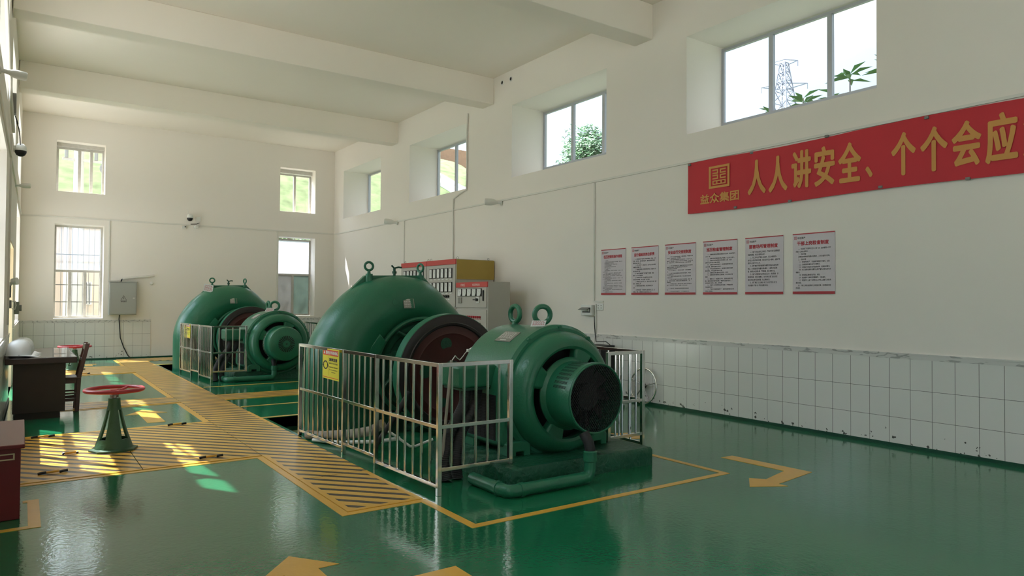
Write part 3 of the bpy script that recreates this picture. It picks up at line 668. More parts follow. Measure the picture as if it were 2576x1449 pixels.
        for k in range(26):
            a = 2*PI*k/26; ca, sa = math.cos(a), math.sin(a)
            s.add([(AX+r*ca-wd*sa, Y-.5825, AZ+r*sa+wd*ca) for r, wd in ((.07, -.005), (.16, -.010), (.16, .010), (.07, .005))], [(0, 1, 2, 3)])
        s.build('vent_slots', DARKHOLE, t, smooth=0, recalc=False)
        MB().cyl((AX, Y-.585, AZ), (AX, Y-.575, AZ), .02, n=16).build('cap_bolt', GREEN_D, t)
        j = MB()
        for k in range(10): 
            a = math.radians(150+8*k); j.cyl((AX+.345*math.cos(a), Y-.23, AZ+.345*math.sin(a)), (AX+.345*math.cos(a), Y-.20, AZ+.345*math.sin(a)), .014, n=6)
        j.build('flange_bolts', PLATE, t)
    return t
def plinth(y0, y1, label):
    m = MB(); x0, x1 = 3.415, 5.11; nx, ny = 34, 40; rnd = random.Random(int(y0*10))
    J = {}
    def jit(i, j, k, p):
        if (i, j, k) not in J: J[(i, j, k)] = Vector(p)+Vector((rnd.uniform(-1, 1), rnd.uniform(-1, 1), rnd.uniform(-1, 1)))*(.006 if k else .003)
        return J[(i, j, k)]
    zz = (0, .05, .10, .145, .172)
    per = [(i/nx, 0) for i in range(nx)]+[(1, j/ny) for j in range(ny)]+[(1-i/nx, 1) for i in range(nx)]+[(0, 1-j/ny) for j in range(ny)]
    vs = []; n = len(per)
    for k, z in enumerate(zz):
        ins = .012 if k == 4 else 0
        for a, b in per:
            p = Vector((x0+(x1-x0)*a, y0+(y1-y0)*b, z)); d = rnd.uniform(-.012, .012) if 0 < k < 4 else rnd.uniform(-.004, .004)
            if a == 0: p.x += d+ins
            if a == 1: p.x += d-ins
            if b == 0: p.y += d+ins
            if b == 1: p.y += d-ins
            vs.append(p)
    fs = [(k*n+i, k*n+(i+1) % n, (k+1)*n+(i+1) % n, (k+1)*n+i) for k in range(4) for i in range(n)]+[tuple(4*n+i for i in range(n)), tuple(range(n-1, -1, -1))]
    return tag(m.add(vs, fs).build('machine_plinth', GREEN_ROUGH, smooth=60), label, 'plinth')
def hose(pts, r, label, grp):
    t = thing('cable_hose', label, 'hose', pts[-1], grp)
    P = [Vector(p) for p in pts]; path = []; rr = []
    def cat(p0, p1, p2, p3, u): return .5*((2*p1)+(-p0+p2)*u+(2*p0-5*p1+4*p2-p3)*u*u+(-p0+3*p1-3*p2+p3)*u**3)
    Q = [P[0]*2-P[1]]+P+[P[-1]*2-P[-2]]; k = 0
    for i in range(len(P)-1):
        for j in range(26):
            path.append(cat(Q[i], Q[i+1], Q[i+2], Q[i+3], j/26)); rr.append(r*(1.0 if k % 2 else .94)); k += 1
    MB().tube(path, rr, 14).build('corrugated_hose', RUBBER, t, smooth=25)
    return t
def drain(dy, label):
    y = 4.66+dy; t = thing('drain_pipe', label, 'pipe', (3.23, y, 0)); r = .052
    MB().tube([(3.24, 5.2+dy, .055), (3.24, y+.1, .056), (3.245, y+.04, .056), (3.27, y+.01, .056), (3.33, y, .056), (4.02, y, .058), (4.08, y, .06), (4.11, y, .085), (4.12, y, .13), (4.12, y, .22)], r, 18).build('pipe_run', GREEN, t, smooth=50)
    MB().lathe([(.062, -.04), (.062, .04), (.05, .05), (.05, -.05)], (4.12, y, .24), 'Z', 20, closed=True).cyl((3.35, y, .057), (3.39, y, .057), .060, n=18).cyl((3.24, y+.12, .057), (3.24, y+.16, .057), .060, n=18).build('pipe_collar', GREEN, t)
    MB().tube([(4.12, y, .24), (4.12, y, .30), (4.11, y+.01, .36), (4.105, y+.04, .40), (4.10, y+.06, .435)], .047, 16).build('black_sleeve', RUBBER, t, smooth=50)
    return t
BAR_CACHE = {}
def bar(parent, x, y, z0, z1, r=.0115):
    key = (round(z1-z0, 3), r)
    if key not in BAR_CACHE:
        m = MB(); m.cyl((0, 0, 0), (0, 0, z1-z0), r, n=10, caps=False); o = m.build('bar', STEEL, None, recalc=False); me = o.data
        off = o.location.copy(); bpy.data.objects.remove(o)
        BAR_CACHE[key] = me
    o = bpy.data.objects.new('bar', BAR_CACHE[key]); COL.objects.link(o); o.parent = parent; o.location = Vector((x, y, z0))-parent.location
def railing(name, label, pts, nbars, base, top=1.085, mid=.56, bot=None, skip_first=False):
    """square stainless posts and rails with round bars; pts are post positions, nbars per panel, base the height each post stands on"""
    t = thing('guard_rail', label, 'guard rail', (pts[0][0], pts[0][1], 0)); h = .019
    for i, (x, y) in enumerate(pts):
        MB().box(x-h, x+h, y-h, y+h, base[i], top).build('post', STEEL, t, bevel=.003)
    for i in range(len(pts)-1):
        a, b = Vector(pts[i]), Vector(pts[i+1]); d = (b-a).normalized(); n = Vector((-d.y, d.x)); zb = (bot[i] if bot else .09)
        for z, q in ((top-.017, .017), (mid, .015), (zb, .015)):
            p, r = a+d*h, b-d*h; vs = [(w_.x+n.x*q*s, w_.y+n.y*q*s, z+q*e) for w_ in (p, r) for s, e in ((-1, -1), (1, -1), (1, 1), (-1, 1))]
            MB().add(vs, [(0, 1, 2, 3), (7, 6, 5, 4), (0, 4, 5, 1), (1, 5, 6, 2), (2, 6, 7, 3), (3, 7, 4, 0)]).build('rail', STEEL, t, bevel=.002)
        for k in range(nbars[i]):
            p = a+(b-a)*((k+1)/(nbars[i]+1)); bar(t, p.x, p.y, zb, top-.03)
    return t

for dy, nm, near in ((0, 'near', True), (9.0, 'far', False)):
    turbine(dy, 'big green spiral turbine casing of the %s set, %s' % (nm, 'nearest the camera' if near else 'by the far wall'), not near)
    flywheel(dy, '%s flywheel with dark red face and green rim%s' % (nm, ', left of the fan-ended generator' if near else ', behind the slotted-cap generator'))
    bearing(dy, 6.35, 6.62, 'green bearing pedestal between the %s flywheel and generator' % nm, near)
    bearing(dy, 7.62, 7.86, 'green bearing pedestal between the %s flywheel and turbine' % nm, False)
    generator(dy, 'green generator of the near set with a round wire-guarded fan' if near else 'green generator of the far set with a slotted round end cap', near)
    pd = 0 if near else .42
    plinth(4.86+dy+pd, 6.3+dy, 'rough green concrete plinth under the %s generator' % nm)
    drain(dy+pd, 'green pipe bending round the front of the %s plinth' % nm)
    hg_ = 'cable hoses below the %s terminal box' % nm
    for k, (dx, ll) in enumerate(((0, 'left of the pair'), (.125, 'right of the pair'))):
        hose([(3.42+dx, 5.62+dy, .768), (3.37+dx, 5.58+dy, .63), (3.20+dx, 5.53+dy, .40), (3.10+dx, 5.46+dy, .2), (3.10+dx, 5.40+dy+.03*k, .004)], .052, 'black corrugated cable hose under the %s terminal box, %s' % (nm, ll), hg_)
# railings
railing('l', 'stainless guard rail along the left side of the near turbine set', [(2.69, 8.15), (2.745, 6.93), (2.77, 6.18), (2.82, 5.05), (3.53, 5.05)], [8, 5, 7, 5], [0, 0, 0, 0, .175], bot=[.075, .12, .075, .21])
railing('r', 'stainless guard rail on the right side of the near generator', [(4.91, 5.28), (5.42, 5.30), (5.47, 6.6), (5.50, 7.7)], [4, 6, 5], [.175, 0, 0, 0], bot=[.205, .10, .10])
railing('f', 'stainless guard rail along the left side of the far turbine set', [(2.85, 16.62), (2.90, 15.7), (2.945, 15.15), (3.0, 14.29), (3.63, 14.29)], [8, 5, 7, 4], [0, 0, 0, 0, .175], bot=[.08, .13, .08, .20], top=1.08)
railing('g', 'stainless guard rail on the right side of the far generator', [(5.2, 14.5), (5.42, 14.5), (5.47, 15.9), (5.50, 17.3)], [2, 12, 12], [.0, 0, 0, 0], bot=[.1, .10, .10])

# warning signs hung on the rails
def warning(x, y0, y1, z0, z1, label):
    t = thing('warning_sign', label, 'sign', (x, (y0+y1)/2, z0), 'warning signs on the guard rails')
    sk = .02
    def fn(u, v, d=0): return (x-.022-d+.0*v, y1-(y1-y0)*u, z0+(z1-z0)*v)   # u runs left to right in the photo (towards the camera)
    b = MB(); b.add([fn(u, v, d) for d in (0, .003) for u, v in ((0, 0), (1, 0), (1, 1), (0, 1))], [(3, 2, 1, 0), (4, 5, 6, 7), (0, 1, 5, 4), (1, 2, 6, 5), (2, 3, 7, 6), (3, 0, 4, 7)]); b.build('board', SIGNY, t, smooth=0)
    def rc(m, nm, *rs):
        q = MB()
        for a, bb, c, d in rs: q.add([fn(a, c, .0036), fn(bb, c, .0036), fn(bb, d, .0036), fn(a, d, .0036)], [(0, 1, 2, 3)])
        return q.build(nm, m, t, smooth=0, recalc=False)
    rc(SIGNR, 'header_band', (.04, .96, .78, .96)); rc(SIGNR, 'footer_band', (.04, .96, .045, .065)); rc(INK, 'divider', (.375, .382, .12, .74))
    q = MB(); f2 = lambda u, v: fn(u, v, .0042)
    put_text(q, f2, '警告', 0, 0, 1, 0, fat=.005, box=(.22, .46, .815, .925)); put_text(q, f2, '/WARNING', 0, 0, 1, 0, fat=.005, box=(.475, .93, .82, .92))
    q.add([f2(.07, .82), f2(.19, .82), f2(.13, .925)], [(0, 1, 2)]); q.build('header_lettering', WHITE_PL, t, smooth=0, recalc=False)
    q = MB()
    put_text(q, f2, '旋转注意', 0, 0, 1, 0, fat=.006, box=(.43, .90, .60, .70)); put_text(q, f2, '旋转时不可用手触摸', 0, 0, 1, .01, box=(.41, .92, .50, .555))
    put_text(q, f2, 'Rotational attention', 0, 0, 1, .008, box=(.40, .93, .385, .44)); put_text(q, f2, 'Do not use hand or', 0, 0, 1, .008, box=(.43, .92, .30, .345)); put_text(q, f2, 'operation', 0, 0, 1, .008, box=(.56, .80, .215, .26))
    cx, cy, n = .20, .45, 30
    for k in range(n):
        if k in (0, 15): continue
        a, b2 = 2*PI*k/n, 2*PI*(k+1)/n; th = .022
        q.add([f2(cx+(.13+s*th)*math.cos(w_), cy+(.13+s*th)*.95*math.sin(w_)) for w_, s in ((a, -1), (b2, -1), (b2, 1), (a, 1))], [(0, 1, 2, 3)])
    for sg in (1, -1): q.add([f2(cx+sg*.13, cy+.06*sg), f2(cx+sg*.19, cy-.01*sg), f2(cx+sg*.08, cy-.01*sg)], [(0, 1, 2)])
    q.build('lettering', INK, t, smooth=0, recalc=False)
    return t
warning(2.735, 6.99, 7.475, .75, 1.075, 'yellow rotating hazard warning sign on the near guard rail')
warning(2.90, 15.76, 16.29, .775, 1.07, 'yellow rotating hazard warning sign on the far guard rail')

# cards hung from the eyebolts
def hang_tag(p, q, u, v, label):
    p, q, u, v = map(Vector, (p, q, u, v)); t = thing('hang_tag', label, 'tag', p, 'white cards hung on the eyebolts'); n = u.cross(v).normalized()*.002
    MB().add([p+d+a for d in (n*0, n) for a in (Vector(), u, u+v, v)], [(3, 2, 1, 0), (4, 5, 6, 7), (0, 1, 5, 4), (1, 2, 6, 5), (2, 3, 7, 6), (3, 0, 4, 7)]).build('card', CARD, t, smooth=0)
    k = MB(); rnd = random.Random(3)
    for r in range(5):
        a = .1
        while a < .85:
            L = rnd.uniform(.06, .18); f = lambda s, w_: p+n*1.3+u*s+v*w_
            k.add([f(a, .78-.15*r), f(min(a+L, .92), .78-.15*r), f(min(a+L, .92), .84-.15*r), f(a, .84-.15*r)], [(0, 1, 2, 3)]); a += L+.04
    k.build('print', TITLE, t, smooth=0, recalc=False)
    MB().tube([p+u*.5+v, (p+u*.5+v+q)/2-Vector((0, 0, .01)), q], .003, 5).build('string', WHITE_PL, t)
hang_tag((4.02, 5.42, 1.355), (4.25, 5.55, 1.41), (.16, -.02, .0), (.055, .045, .055), 'white printed card tied to the front eyebolt of the near generator')
hang_tag((4.02, 14.45, 1.35), (4.25, 14.55, 1.41), (.16, -.02, .0), (.06, .045, .075), 'white card tied to the front eyebolt of the far generator')
hang_tag((3.40, 17.20, 1.78), (3.62, 17.36, 1.97), (.2, -.02, -.03), (.03, .03, .17), 'white card hanging from the left eyebolt of the far turbine')

# loose pipes lying inside the near guard rail
tag(MB().tube([(2.715, 7.95, .045), (2.84, 7.72, .06), (3.0, 7.3, .13), (3.08, 7.0, .20), (3.14, 6.85, .29)], .052, 14).build('lagged_pipe', DUSTY, smooth=60), 'dusty grey lagged pipe behind the near guard rail', 'pipe')
tag(MB().tube([(3.05, 6.78, .10), (3.12, 6.72, .24), (3.22, 6.66, .42), (3.34, 6.62, .64)], .03, 12).build('rubber_pipe', RUBBER, smooth=60), 'dark rubber pipe rising in front of the near flywheel, above the lagged pipe', 'pipe')
tag(MB().tube([(2.70, 7.72, .028), (2.88, 7.4, .032), (3.1, 6.9, .10), (3.3, 6.75, .14)], .02, 10).build('thin_conduit', WHITE_PL, smooth=60), 'thin white conduit on the floor below the lagged pipe', 'pipe')
tag(MB().tube([(3.0, 6.4, .30), (3.1, 6.35, .22), (3.19, 6.3, .145), (3.25, 6.3, .14), (3.42, 6.25, .20)], .013, 8).build('bent_conduit', WHITE_PL, smooth=60), 'thin bent white conduit in front of the near flywheel', 'pipe')

# ---------------------------------------------------------------- control cabinets
def meter(t, x, y0, y1, z0, z1, cut=True, fm=BLACK):
    o = MB().box(x-.02, x, y0, y1, z0, z1).build('meter', fm, t, smooth=0)
    i = .010; a, b = y0+i, y1-i
    d = MB()
    P = [(a, z0+i), (b, z0+i), (b, z1-i), (a, z1-i)] if not cut else [(a+.03, z0+i), (b, z0+i), (b, z1-i), (a, z1-i), (a, z0+i+.05)]
    d.prism(P, 'X', x-.022, x-.0195); f = d.build('dial', DIAL, o, smooth=0)
    MB().prism([(a+.03, z0+.5*(z1-z0)), (a+.034, z0+.5*(z1-z0)), (b-.01, z1-.025), (b-.014, z1-.025)], 'X', x-.0228, x-.0220).build('needle', INK, o, smooth=0)
def lifting_eyes(t, pts):
    for x, y, z in pts: MB().torus((x, y, z+.025), (1, .3, 0), .022, .005, 18, 6).build('lifting_eye', STEEL_D, t)
def control_cabinet(y0, y1, label, detailed):
    X, H = 7.10, 2.44; t = thing('control_cabinet', label, 'cabinet', (X+.45, (y0+y1)/2, 0), 'control cabinets')
    MB().box(X+.02, XR-.03, y0, y1, 0, H).build('body', GREY_CAB, t, bevel=.006)
    MB().box(X, X+.03, y0+.004, y1-.004, H-.105, H).build('header', RED_STRIP, t, bevel=.003)
    MB().box(X, X+.025, y0+.012, y1-.012, 1.47, H-.115).build('instrument_door', GREY_CAB, t, bevel=.004)
    MB().box(X, X+.025, y0+.012, y1-.012, .12, 1.45).build('lower_door', GREY_CAB, t, bevel=.004)
    for row in range(2):
        for k in range(6):
            yy = y1-.16-.165*k; z1 = 2.26-row*.285
            meter(t, X, yy-.12, yy, z1-.20, z1, cut=False)
            MB().box(X-.003, X, yy-.10, yy-.02, z1-.235, z1-.215).build('meter_label', WHITE_PL, t, smooth=0)
    MB().box(X-.05, X, y1-.22, y1-.15, 1.63, 1.74).cyl((X-.08, y1-.185, 1.69), (X, y1-.185, 1.69), .03, n=12).build('selector_switch', BLACK, t)
    for k in range(8):
        yy = y1-.30-.095*k
        MB().cyl((X-.03, yy, 1.685), (X, yy, 1.685), .027, n=16).build('knob', BLACK if k not in (3, 4) else POSTRED, t)
        MB().box(X-.003, X, yy-.03, yy+.03, 1.615, 1.635).build('knob_label', WHITE_PL, t, smooth=0)
    MB().box(X-.015, X, (y0+y1)/2-.3, (y0+y1)/2-.12, .93, 1.08).build('small_gauge', BLACK, t)
    lifting_eyes(t, [(X+.08, y0+.06, H), (X+.08, y1-.06, H), (XR-.12, y0+.06, H)])
    return t
c2 = control_cabinet(12.10, 13.33, 'beige control cabinet with rows of meters and an ochre side panel', True)
MB().box(7.125, 8.02, 12.085, 12.10, 2.035, 2.43).build('ochre_side_panel', OCHRE, c2, bevel=.003)['label'] = 'ochre side panel'
control_cabinet(13.335, 14.56, 'beige control cabinet with red header, leftmost of the three', True)
# third cabinet, lower, in front of the ochre panel
X, H, a, b = 7.10, 1.96, 10.93, 12.08
t = thing('switchgear_cabinet', 'lower beige switchgear cabinet with five meters and red lamps', 'cabinet', (7.35, 11.5, 0))
MB().box(X+.02, 7.62, a, b, 0, H).build('body', GREY_CAB, t, bevel=.006)
hd = MB().box(X, X+.03, a+.003, b-.003, H-.10, H).build('header', RED_STRIP, t, bevel=.003)
q = MB(); fn = lambda u, v: (X-.001, u, v)
put_text(q, lambda u, v: (X-.001, b-.18-u, H-.075+v), '开关柜', 0, 0, .055); put_text(q, lambda u, v: (X-.001, b-.62-u, H-.07+v), '低压配电设备', 0, 0, .045); q.build('header_lettering', WHITE_PL, hd, smooth=0, recalc=False)
MB().box(X, X+.025, a+.03, b-.012, 1.47, H-.11).build('instrument_door', GREY_CAB, t, bevel=.004)
MB().box(X, X+.025, a+.03, b-.012, .10, 1.43).build('lower_door', GREY_CAB, t, bevel=.004)
for k in range(5):
    yy = 11.985-.178*k; meter(t, X, yy-.155, yy, 1.685, 1.835)
MB().box(X-.02, X, 11.84, 11.965, 1.55, 1.665).build('counter', PLATE, t, bevel=.004)
sw = MB().box(X-.02, X, 11.19, 11.29, 1.555, 1.68).build('switch_plate', WHITE_PL, t, bevel=.004)
MB().cyl((X-.06, 11.24, 1.62), (X-.02, 11.24, 1.62), .028, n=16).box(X-.065, X-.05, 11.22, 11.34, 1.61, 1.63).build('switch_lever', BLACK, sw)
MB().box(X-.018, X, 11.04, 11.075, 1.60, 1.80).build('door_handle', BLACK, t, bevel=.004)
for r in range(2):
    for k in range(8):
        yy = 11.17+.075*k
        if r == 0: MB().cyl((X-.025, yy, 1.29), (X, yy, 1.29), .022, n=14).box(X-.004, X, yy-.022, yy+.022, 1.245, 1.262).build('indicator_lamp', POSTRED, t)
        else: MB().cyl((X-.03, yy, 1.165), (X, yy, 1.165), .020, n=14).box(X-.035, X-.028, yy-.006, yy+.006, 1.135, 1.195).build('knob', BLACK, t)

# ---------------------------------------------------------------- right wall: posters, banner, trunking, boxes
TI = ['低压控制柜操作规程', '运行值班员岗位职责', '安全运行交接班制度', '巡回检查管理制度', '要害场所管理制度', '干部上岗检查制度']
LB = ['first from the left, with the smallest print', 'second from the left', 'third from the left', 'fourth from the left', 'fifth from the left, with an empty foot', 'rightmost, nearest the camera']
BODY = [
 ['  一、送电操作', '  1、检查低压控制柜各开关是否处于分闸位置，并确认完好。', '  2、检查控制柜内有无遗留物品。', '  3、检查仪表指示是否正常，各信号灯完好。', '  4、检查接地线是否拆除。', '  5、检查 电流 电压 表，指示是否正确。', '  6、合上 电源 总开关。', '  二、停电操作', '  1、接到停电通知后，应先与调度联系确认，方可操作。操作', '时必须有人监护。', '  2、先 断 开 各 分路 负荷开关，再断开总开关。断开后', '应验电，并挂上停电警示牌，防止误合闸造成人身事故。', '值班人员应做好记录，并向上级汇报情况，不得擅自离开岗位。', '检修时应有专人看护现场。', '  3、倒闸操作应填写操作票，由两人进行，一人操作、一人监', '护，严格执行唱票复诵制度。', '  三、运行中应经常巡视，发现异常及时处理，不得拖延。', '  四、维护', '  每班应对控制柜进行清扫检查，保持柜体清洁，接点紧固。', '  五、其它', '  1、值班人员应熟悉设备性能，掌握操作要领，持证上岗。', '遇有紧急情况时，应立即切断电源，防止事故扩大，并及时报告。', '未经批准，不得改动柜内接线。', '  2、柜前应铺设绝缘胶垫，备有合格的绝缘用具和消防器材。', '雷雨天气应加强巡视。', '  3、本规程自公布之日起执行。'],
 ['  一、遵守国家法律法规和公司的规章制度，服从、工作', '安排，坚守岗位，集中精神值好班，做好运行值班的各项', '操作记录，保持工作。', '  二、严守工作纪律，对违反行为、敢于制止并及时报告', '并做好防范措施工作。', '  三、按规程巡视设备，发现异常及时处理，处理不了的', '要立即向领导汇报。', '  四、严格执行操作票制度和交接班工作程序，做到', '操作、防止人身设备事故。', '  五、负责维护好设备，及时填写各项运行记录，', '按时抄表记录数据，及时上报调度运行情况。', '  六、不得擅自让他人代班工作，不做与岗位无关事，擅离', '职守、不得酒后上岗。', '  七、积极参加安全学习培训，努力提高操作技术', '水平。', '  八、爱护好设备、厂房及各种工器具的整洁卫生，保', '持清洁、环境、负责做好防火防盗安全保卫工作。'],
 ['  一、接班人员应提前到岗接班，按要求着装，严格遵守交接', '班时间，不得迟到早退，有事请假。', '  二、接班人员未到岗前交班人员不得离岗，必须坚守工作，', '接班时，应对设备、工具及运行情况进行全面检查，并对照记录', '本，详细询问情况，认真核对各项运行参数、做到交接清楚', '。', '  三、交班人员应如实介绍，设备运行情况及存在的问题和处', '理情况及注意事项，双方确认签字后方可离岗工作。', '发现问题由双方共同处理。', '  四、有下列情况之一，不得进行交接班：正在处理事故', '时。', '  五、接班人员酒后或精神不正常时不得交接班，并及时', '向上级领导汇报。', '  六、交接班记录要认真填写清楚，字迹工整并妥善保管。', '严禁弄虚作假。', '  七、值班人员交接班时应对设备进行巡回检查。发现、要', '事、故障应及时处理，并做好记录汇报给值班领导、厂家', '和维修组。', '  八、双方确认无误后，履行签字手续，接班人员开始正式', '值班，此后发生的一切问题，由接班人员负责处理', '。', '  九、因故不能、按时接班者应提前请假并经批准方', '可。', '  十、各班组应按照交接班制度，执行好本岗位工作。'],
 ['  一、巡视检查时应按规定路线进行巡视，巡查周期为', '小时一次。', '  二、巡视设备应做好安全防护措施，防止发生意外。', '  三、巡查发现设备异常及时处理并上报，认真', '填写好记录并签字确认管理。', '  四、巡查时发现影响运行、应采取措施并报告给', '上级主管，确保设备安全运行。', '  五、每班巡视设备应到位，做到看听摸闻无遗漏', '重点部位、严密监视并做好记录。', '  六、定期检查消防器材是否完好、有效。', '  七、巡视检查中要特别注意设备，有无异常声音', '情况。', '  八、雷雨大风、高温恶劣天气、应增加巡视次数', '数、重点检查发电机组设备，输变电设备的运行，厂', '房设施有无损坏、漏水、漏油等。', '  九、非值班人员不得单独进行巡视，严禁触摸带', '电设备和仪表。', '  十、严格执行巡回检查制度，做好检查的各项记录', '存档入册备查。'],
 ['  一、值班人员应坚守工作岗位，严格执行各项规章制度', '和操作规程，保证设备安全运行。', '  二、非工作人员严禁进入机房内，因工作需要进入', '的外来人员必须经过批准，登记后方可进入参观，由值班员', '陪同人员进行方可入内。', '  三、要害部位严禁存放易燃易爆危险物品及其他杂物', '等品，必须配备足够数量的消防器材，工具及应急设备', '备，做到防火防盗防爆，严禁吸烟，禁止明火作业。', '  四、值班人员要做好防范和保卫工作，提高警惕，加', '强巡查巡视，发现可疑情况，及时向有关部门报告处理', '做好详细记录并妥善保管，防止事故发生。', '  五、要害部位门口应悬挂“非工作人员严禁入内”及', '“机房重地 严禁入内” 等安全警示标志。'],
 ['  一、安监部门干部每月至少上岗一次，其他管理人员每', '月至少上岗检查两次。', '  二、检查范围', '  主要检查各电站的设备安全情况、工作及值班状况等。', '  三、检查内容', '  （一）检查劳动纪律、安全操作规程执行情况、记录。', '  （二）设备巡视检查及运行记录情况。', '  （三）设备运行状态及有无隐患故障，定期检修情况。', '  （四）有无违章指挥和违章作业等严重危及安全的行为', '等情况。', '  （五）检查消防器材是否齐全、有效。', '  （六）检查值班记录是否完整规范、记录真实。', '  （七）检查执行上级下达的各项工作和上级部门的要求，', '落实到位。', '  四、干部上岗检查应做好上岗检查记录，及时整改存在', '的问题。']]
PY = [(8.82, 8.238), (8.104, 7.524), (7.386, 6.794), (6.658, 6.07), (5.94, 5.362), (5.226, 4.662)]
for i, (ya, yb) in enumerate(PY):
    z0, z1 = 1.713, 2.476; wd = ya-yb; ht = z1-z0; x = XR-.012
    p = thing('rules_poster', 'white rules poster, '+LB[i]+', of the six', 'poster', (XR-.006, (ya+yb)/2, z0), 'rules posters on the long wall')
    MB().box(x, XR-.001, yb, ya, z0, z1).build('board', PAPER, p, smooth=0)
    def fn(u, v, e=.0008): return (x-e, ya-u, z0+v)
    for nm, a, b in (('top_edge', ht-.014, ht), ('bottom_edge', 0, .032)):
        q = MB(); q.add([fn(0, a), fn(wd, a), fn(wd, b), fn(0, b)], [(0, 1, 2, 3)]); q.build(nm, POSTRED, p, smooth=0, recalc=False)
    q = MB(); emblem(q, fn, .022, ht-.075, .038); q.build('emblem', TITLE, p, smooth=0, recalc=False); q = MB(); put_text(q, fn, TI[i], 0, 0, 1, 0, fat=.0022, box=(wd*.11, wd*.86, ht-.150, ht-.100)); q.build('title_lettering', TITLE, p, smooth=0, recalc=False)
    q = MB(); put_text(q, fn, '华创资产', 0, 0, 1, .02, box=(.068, .175, ht-.072, ht-.043))
    L = BODY[i]; n = len(L); top = ht-.185; bottom = .055 if i not in (4, 5) else (.13 if i == 4 else .085); st = (top-bottom)/(n-1)
    cw = (wd-.085)/max(sum(1.0 if ord(c) > 255 else .5 for c in s) for s in L)
    for k, s in enumerate(L):
        ind = len(s)-len(s.lstrip(' ')); sz = min(st*.72, .030)
        body = s.strip(); xs = cw/sz*.99
        put_text(q, fn, body, .043+ind*cw*.9, top-st*k-sz*.8, sz, .012, 1, xs=xs)
    q.build('body_lettering', INK, p, smooth=0, recalc=False)

# banner hung from the trunking
BX = XR-.03
bn = thing('slogan_banner', 'long red cloth banner with gold slogan high on the right wall', 'banner', (BX, 3.4, 2.9))
m = MB(); ny, nz = 70, 10; y0, y1 = .35, 6.925
top = lambda y: 3.632+.012*math.sin(y*2.1); bot = lambda y: 2.895+.012*math.sin(y*1.7+1)
vs = [(BX+.010*math.sin(9*(y1+(y0-y1)*j/ny)+3*k/nz)*(.3+.7*k/nz)*.5, y1+(y0-y1)*j/ny, bot(y1+(y0-y1)*j/ny)+(top(y1+(y0-y1)*j/ny)-bot(y1+(y0-y1)*j/ny))*k/nz) for j in range(ny+1) for k in range(nz+1)]
vs2 = [(x+.003, y, z) for x, y, z in vs]; o1 = len(vs)
fs = [(j*(nz+1)+k, (j+1)*(nz+1)+k, (j+1)*(nz+1)+k+1, j*(nz+1)+k+1) for j in range(ny) for k in range(nz)]
m.add(vs, fs); m.add(vs2, [f[::-1] for f in fs])
m.build('cloth', BANNER, bn, recalc=False, smooth=60)
bf = lambda u, v: (BX-.0075, u, v)
for ch, (ua, ub, va, vb) in [('人', (5.885, 5.60, 3.045, 3.51)), ('人', (5.562, 5.283, 3.04, 3.51)), ('讲', (5.228, 4.955, 3.045, 3.525)), ('安', (4.918, 4.646, 3.035, 3.52)), ('全', (4.605, 4.323, 3.035, 3.51)), ('、', (4.275, 4.188, 3.058, 3.19)),
                             ('个', (3.98, 3.712, 3.028, 3.513)), ('个', (3.668, 3.39, 3.025, 3.512)), ('会', (3.355, 3.072, 3.03, 3.51)), ('应', (3.04, 2.752, 3.018, 3.526)), ('急', (2.71, 2.43, 3.025, 3.52))]:
    q = MB(); put_text(q, bf, ch, 0, 0, 1, 0, 4, box=(ua-.012, ub+.012, va+.012, vb-.012), fat=.012); q.build('slogan_character', GOLD, bn, smooth=0, recalc=False)
q = MB(); put_text(q, bf, '益众集团', 0, 0, 1, 0, 3, fat=.004, box=(6.685, 6.025, 3.012, 3.146))
q.build('company_name', GOLD, bn, smooth=0, recalc=False); q = MB(); emblem(q, lambda u, v: bf(6.535-u*1.13, v), 0, 3.217, .315); q.build('company_emblem', GOLD, bn, smooth=0, recalc=False)
cl = MB()
for y, z in ((6.89, 3.62), (5.82, 3.615), (4.75, 3.635), (3.6, 3.62), (6.08, 2.905), (4.1, 2.93), (5.25, 2.9), (3.2, 2.9), (2.1, 2.9)):
    MB().box(BX-.02, BX+.01, y-.022, y+.022, z-.015, z+.015).build('clip', PLASTIC_G, bn, bevel=.004)

def trunk(label, T, runs, w=.032, d=.022):
    m = MB(T)
    for a in runs:
        if a[0] == 'h': m.box(a[1], a[2], -d, -.001, a[3]-w/2, a[3]+w/2)
        else: m.box(a[1]-w/2, a[1]+w/2, -d, -.001, a[2], a[3])
    return tag(m.build('cable_trunking', TRUNK, smooth=0), label, 'cable trunking')
trunk('white cable trunking running the length of the right wall above the posters', TR, [('h', YN, YF-.05, 3.665)])
trunk('white trunking dropping from the long run to the little breaker box', TR, [('v', 9.0, 1.59, 3.64)])
trunk('white trunking below the breaker box going down to the black unit', TR, [('v', 8.95, .93, 1.56)], .03)
trunk('white trunking dropping behind the leftmost control cabinet', TR, [('v', 16.3, .4, 3.65)], .03)
trunk('white trunking across the far wall', TF, [('h', -.04, XR-.03, 3.675)])
trunk('white trunking dropping to the grey electrical box on the far wall', TF, [('v', 1.87, 2.07, 3.66), ('h', 1.86, 2.12, 2.065)], .03)
trunk('white trunking dropping left of the frosted far window', TF, [('v', 6.27, 1.06, 3.66)], .03)
trunk('white trunking along the left wall between the windows', TL, [('h', 7.0, YF-.06, 3.68)], .04)
trunk('white trunking dropping down the left wall in front of the far door edge', TL, [('v', 12.6, 1.2, 4.0)], .04, .025)
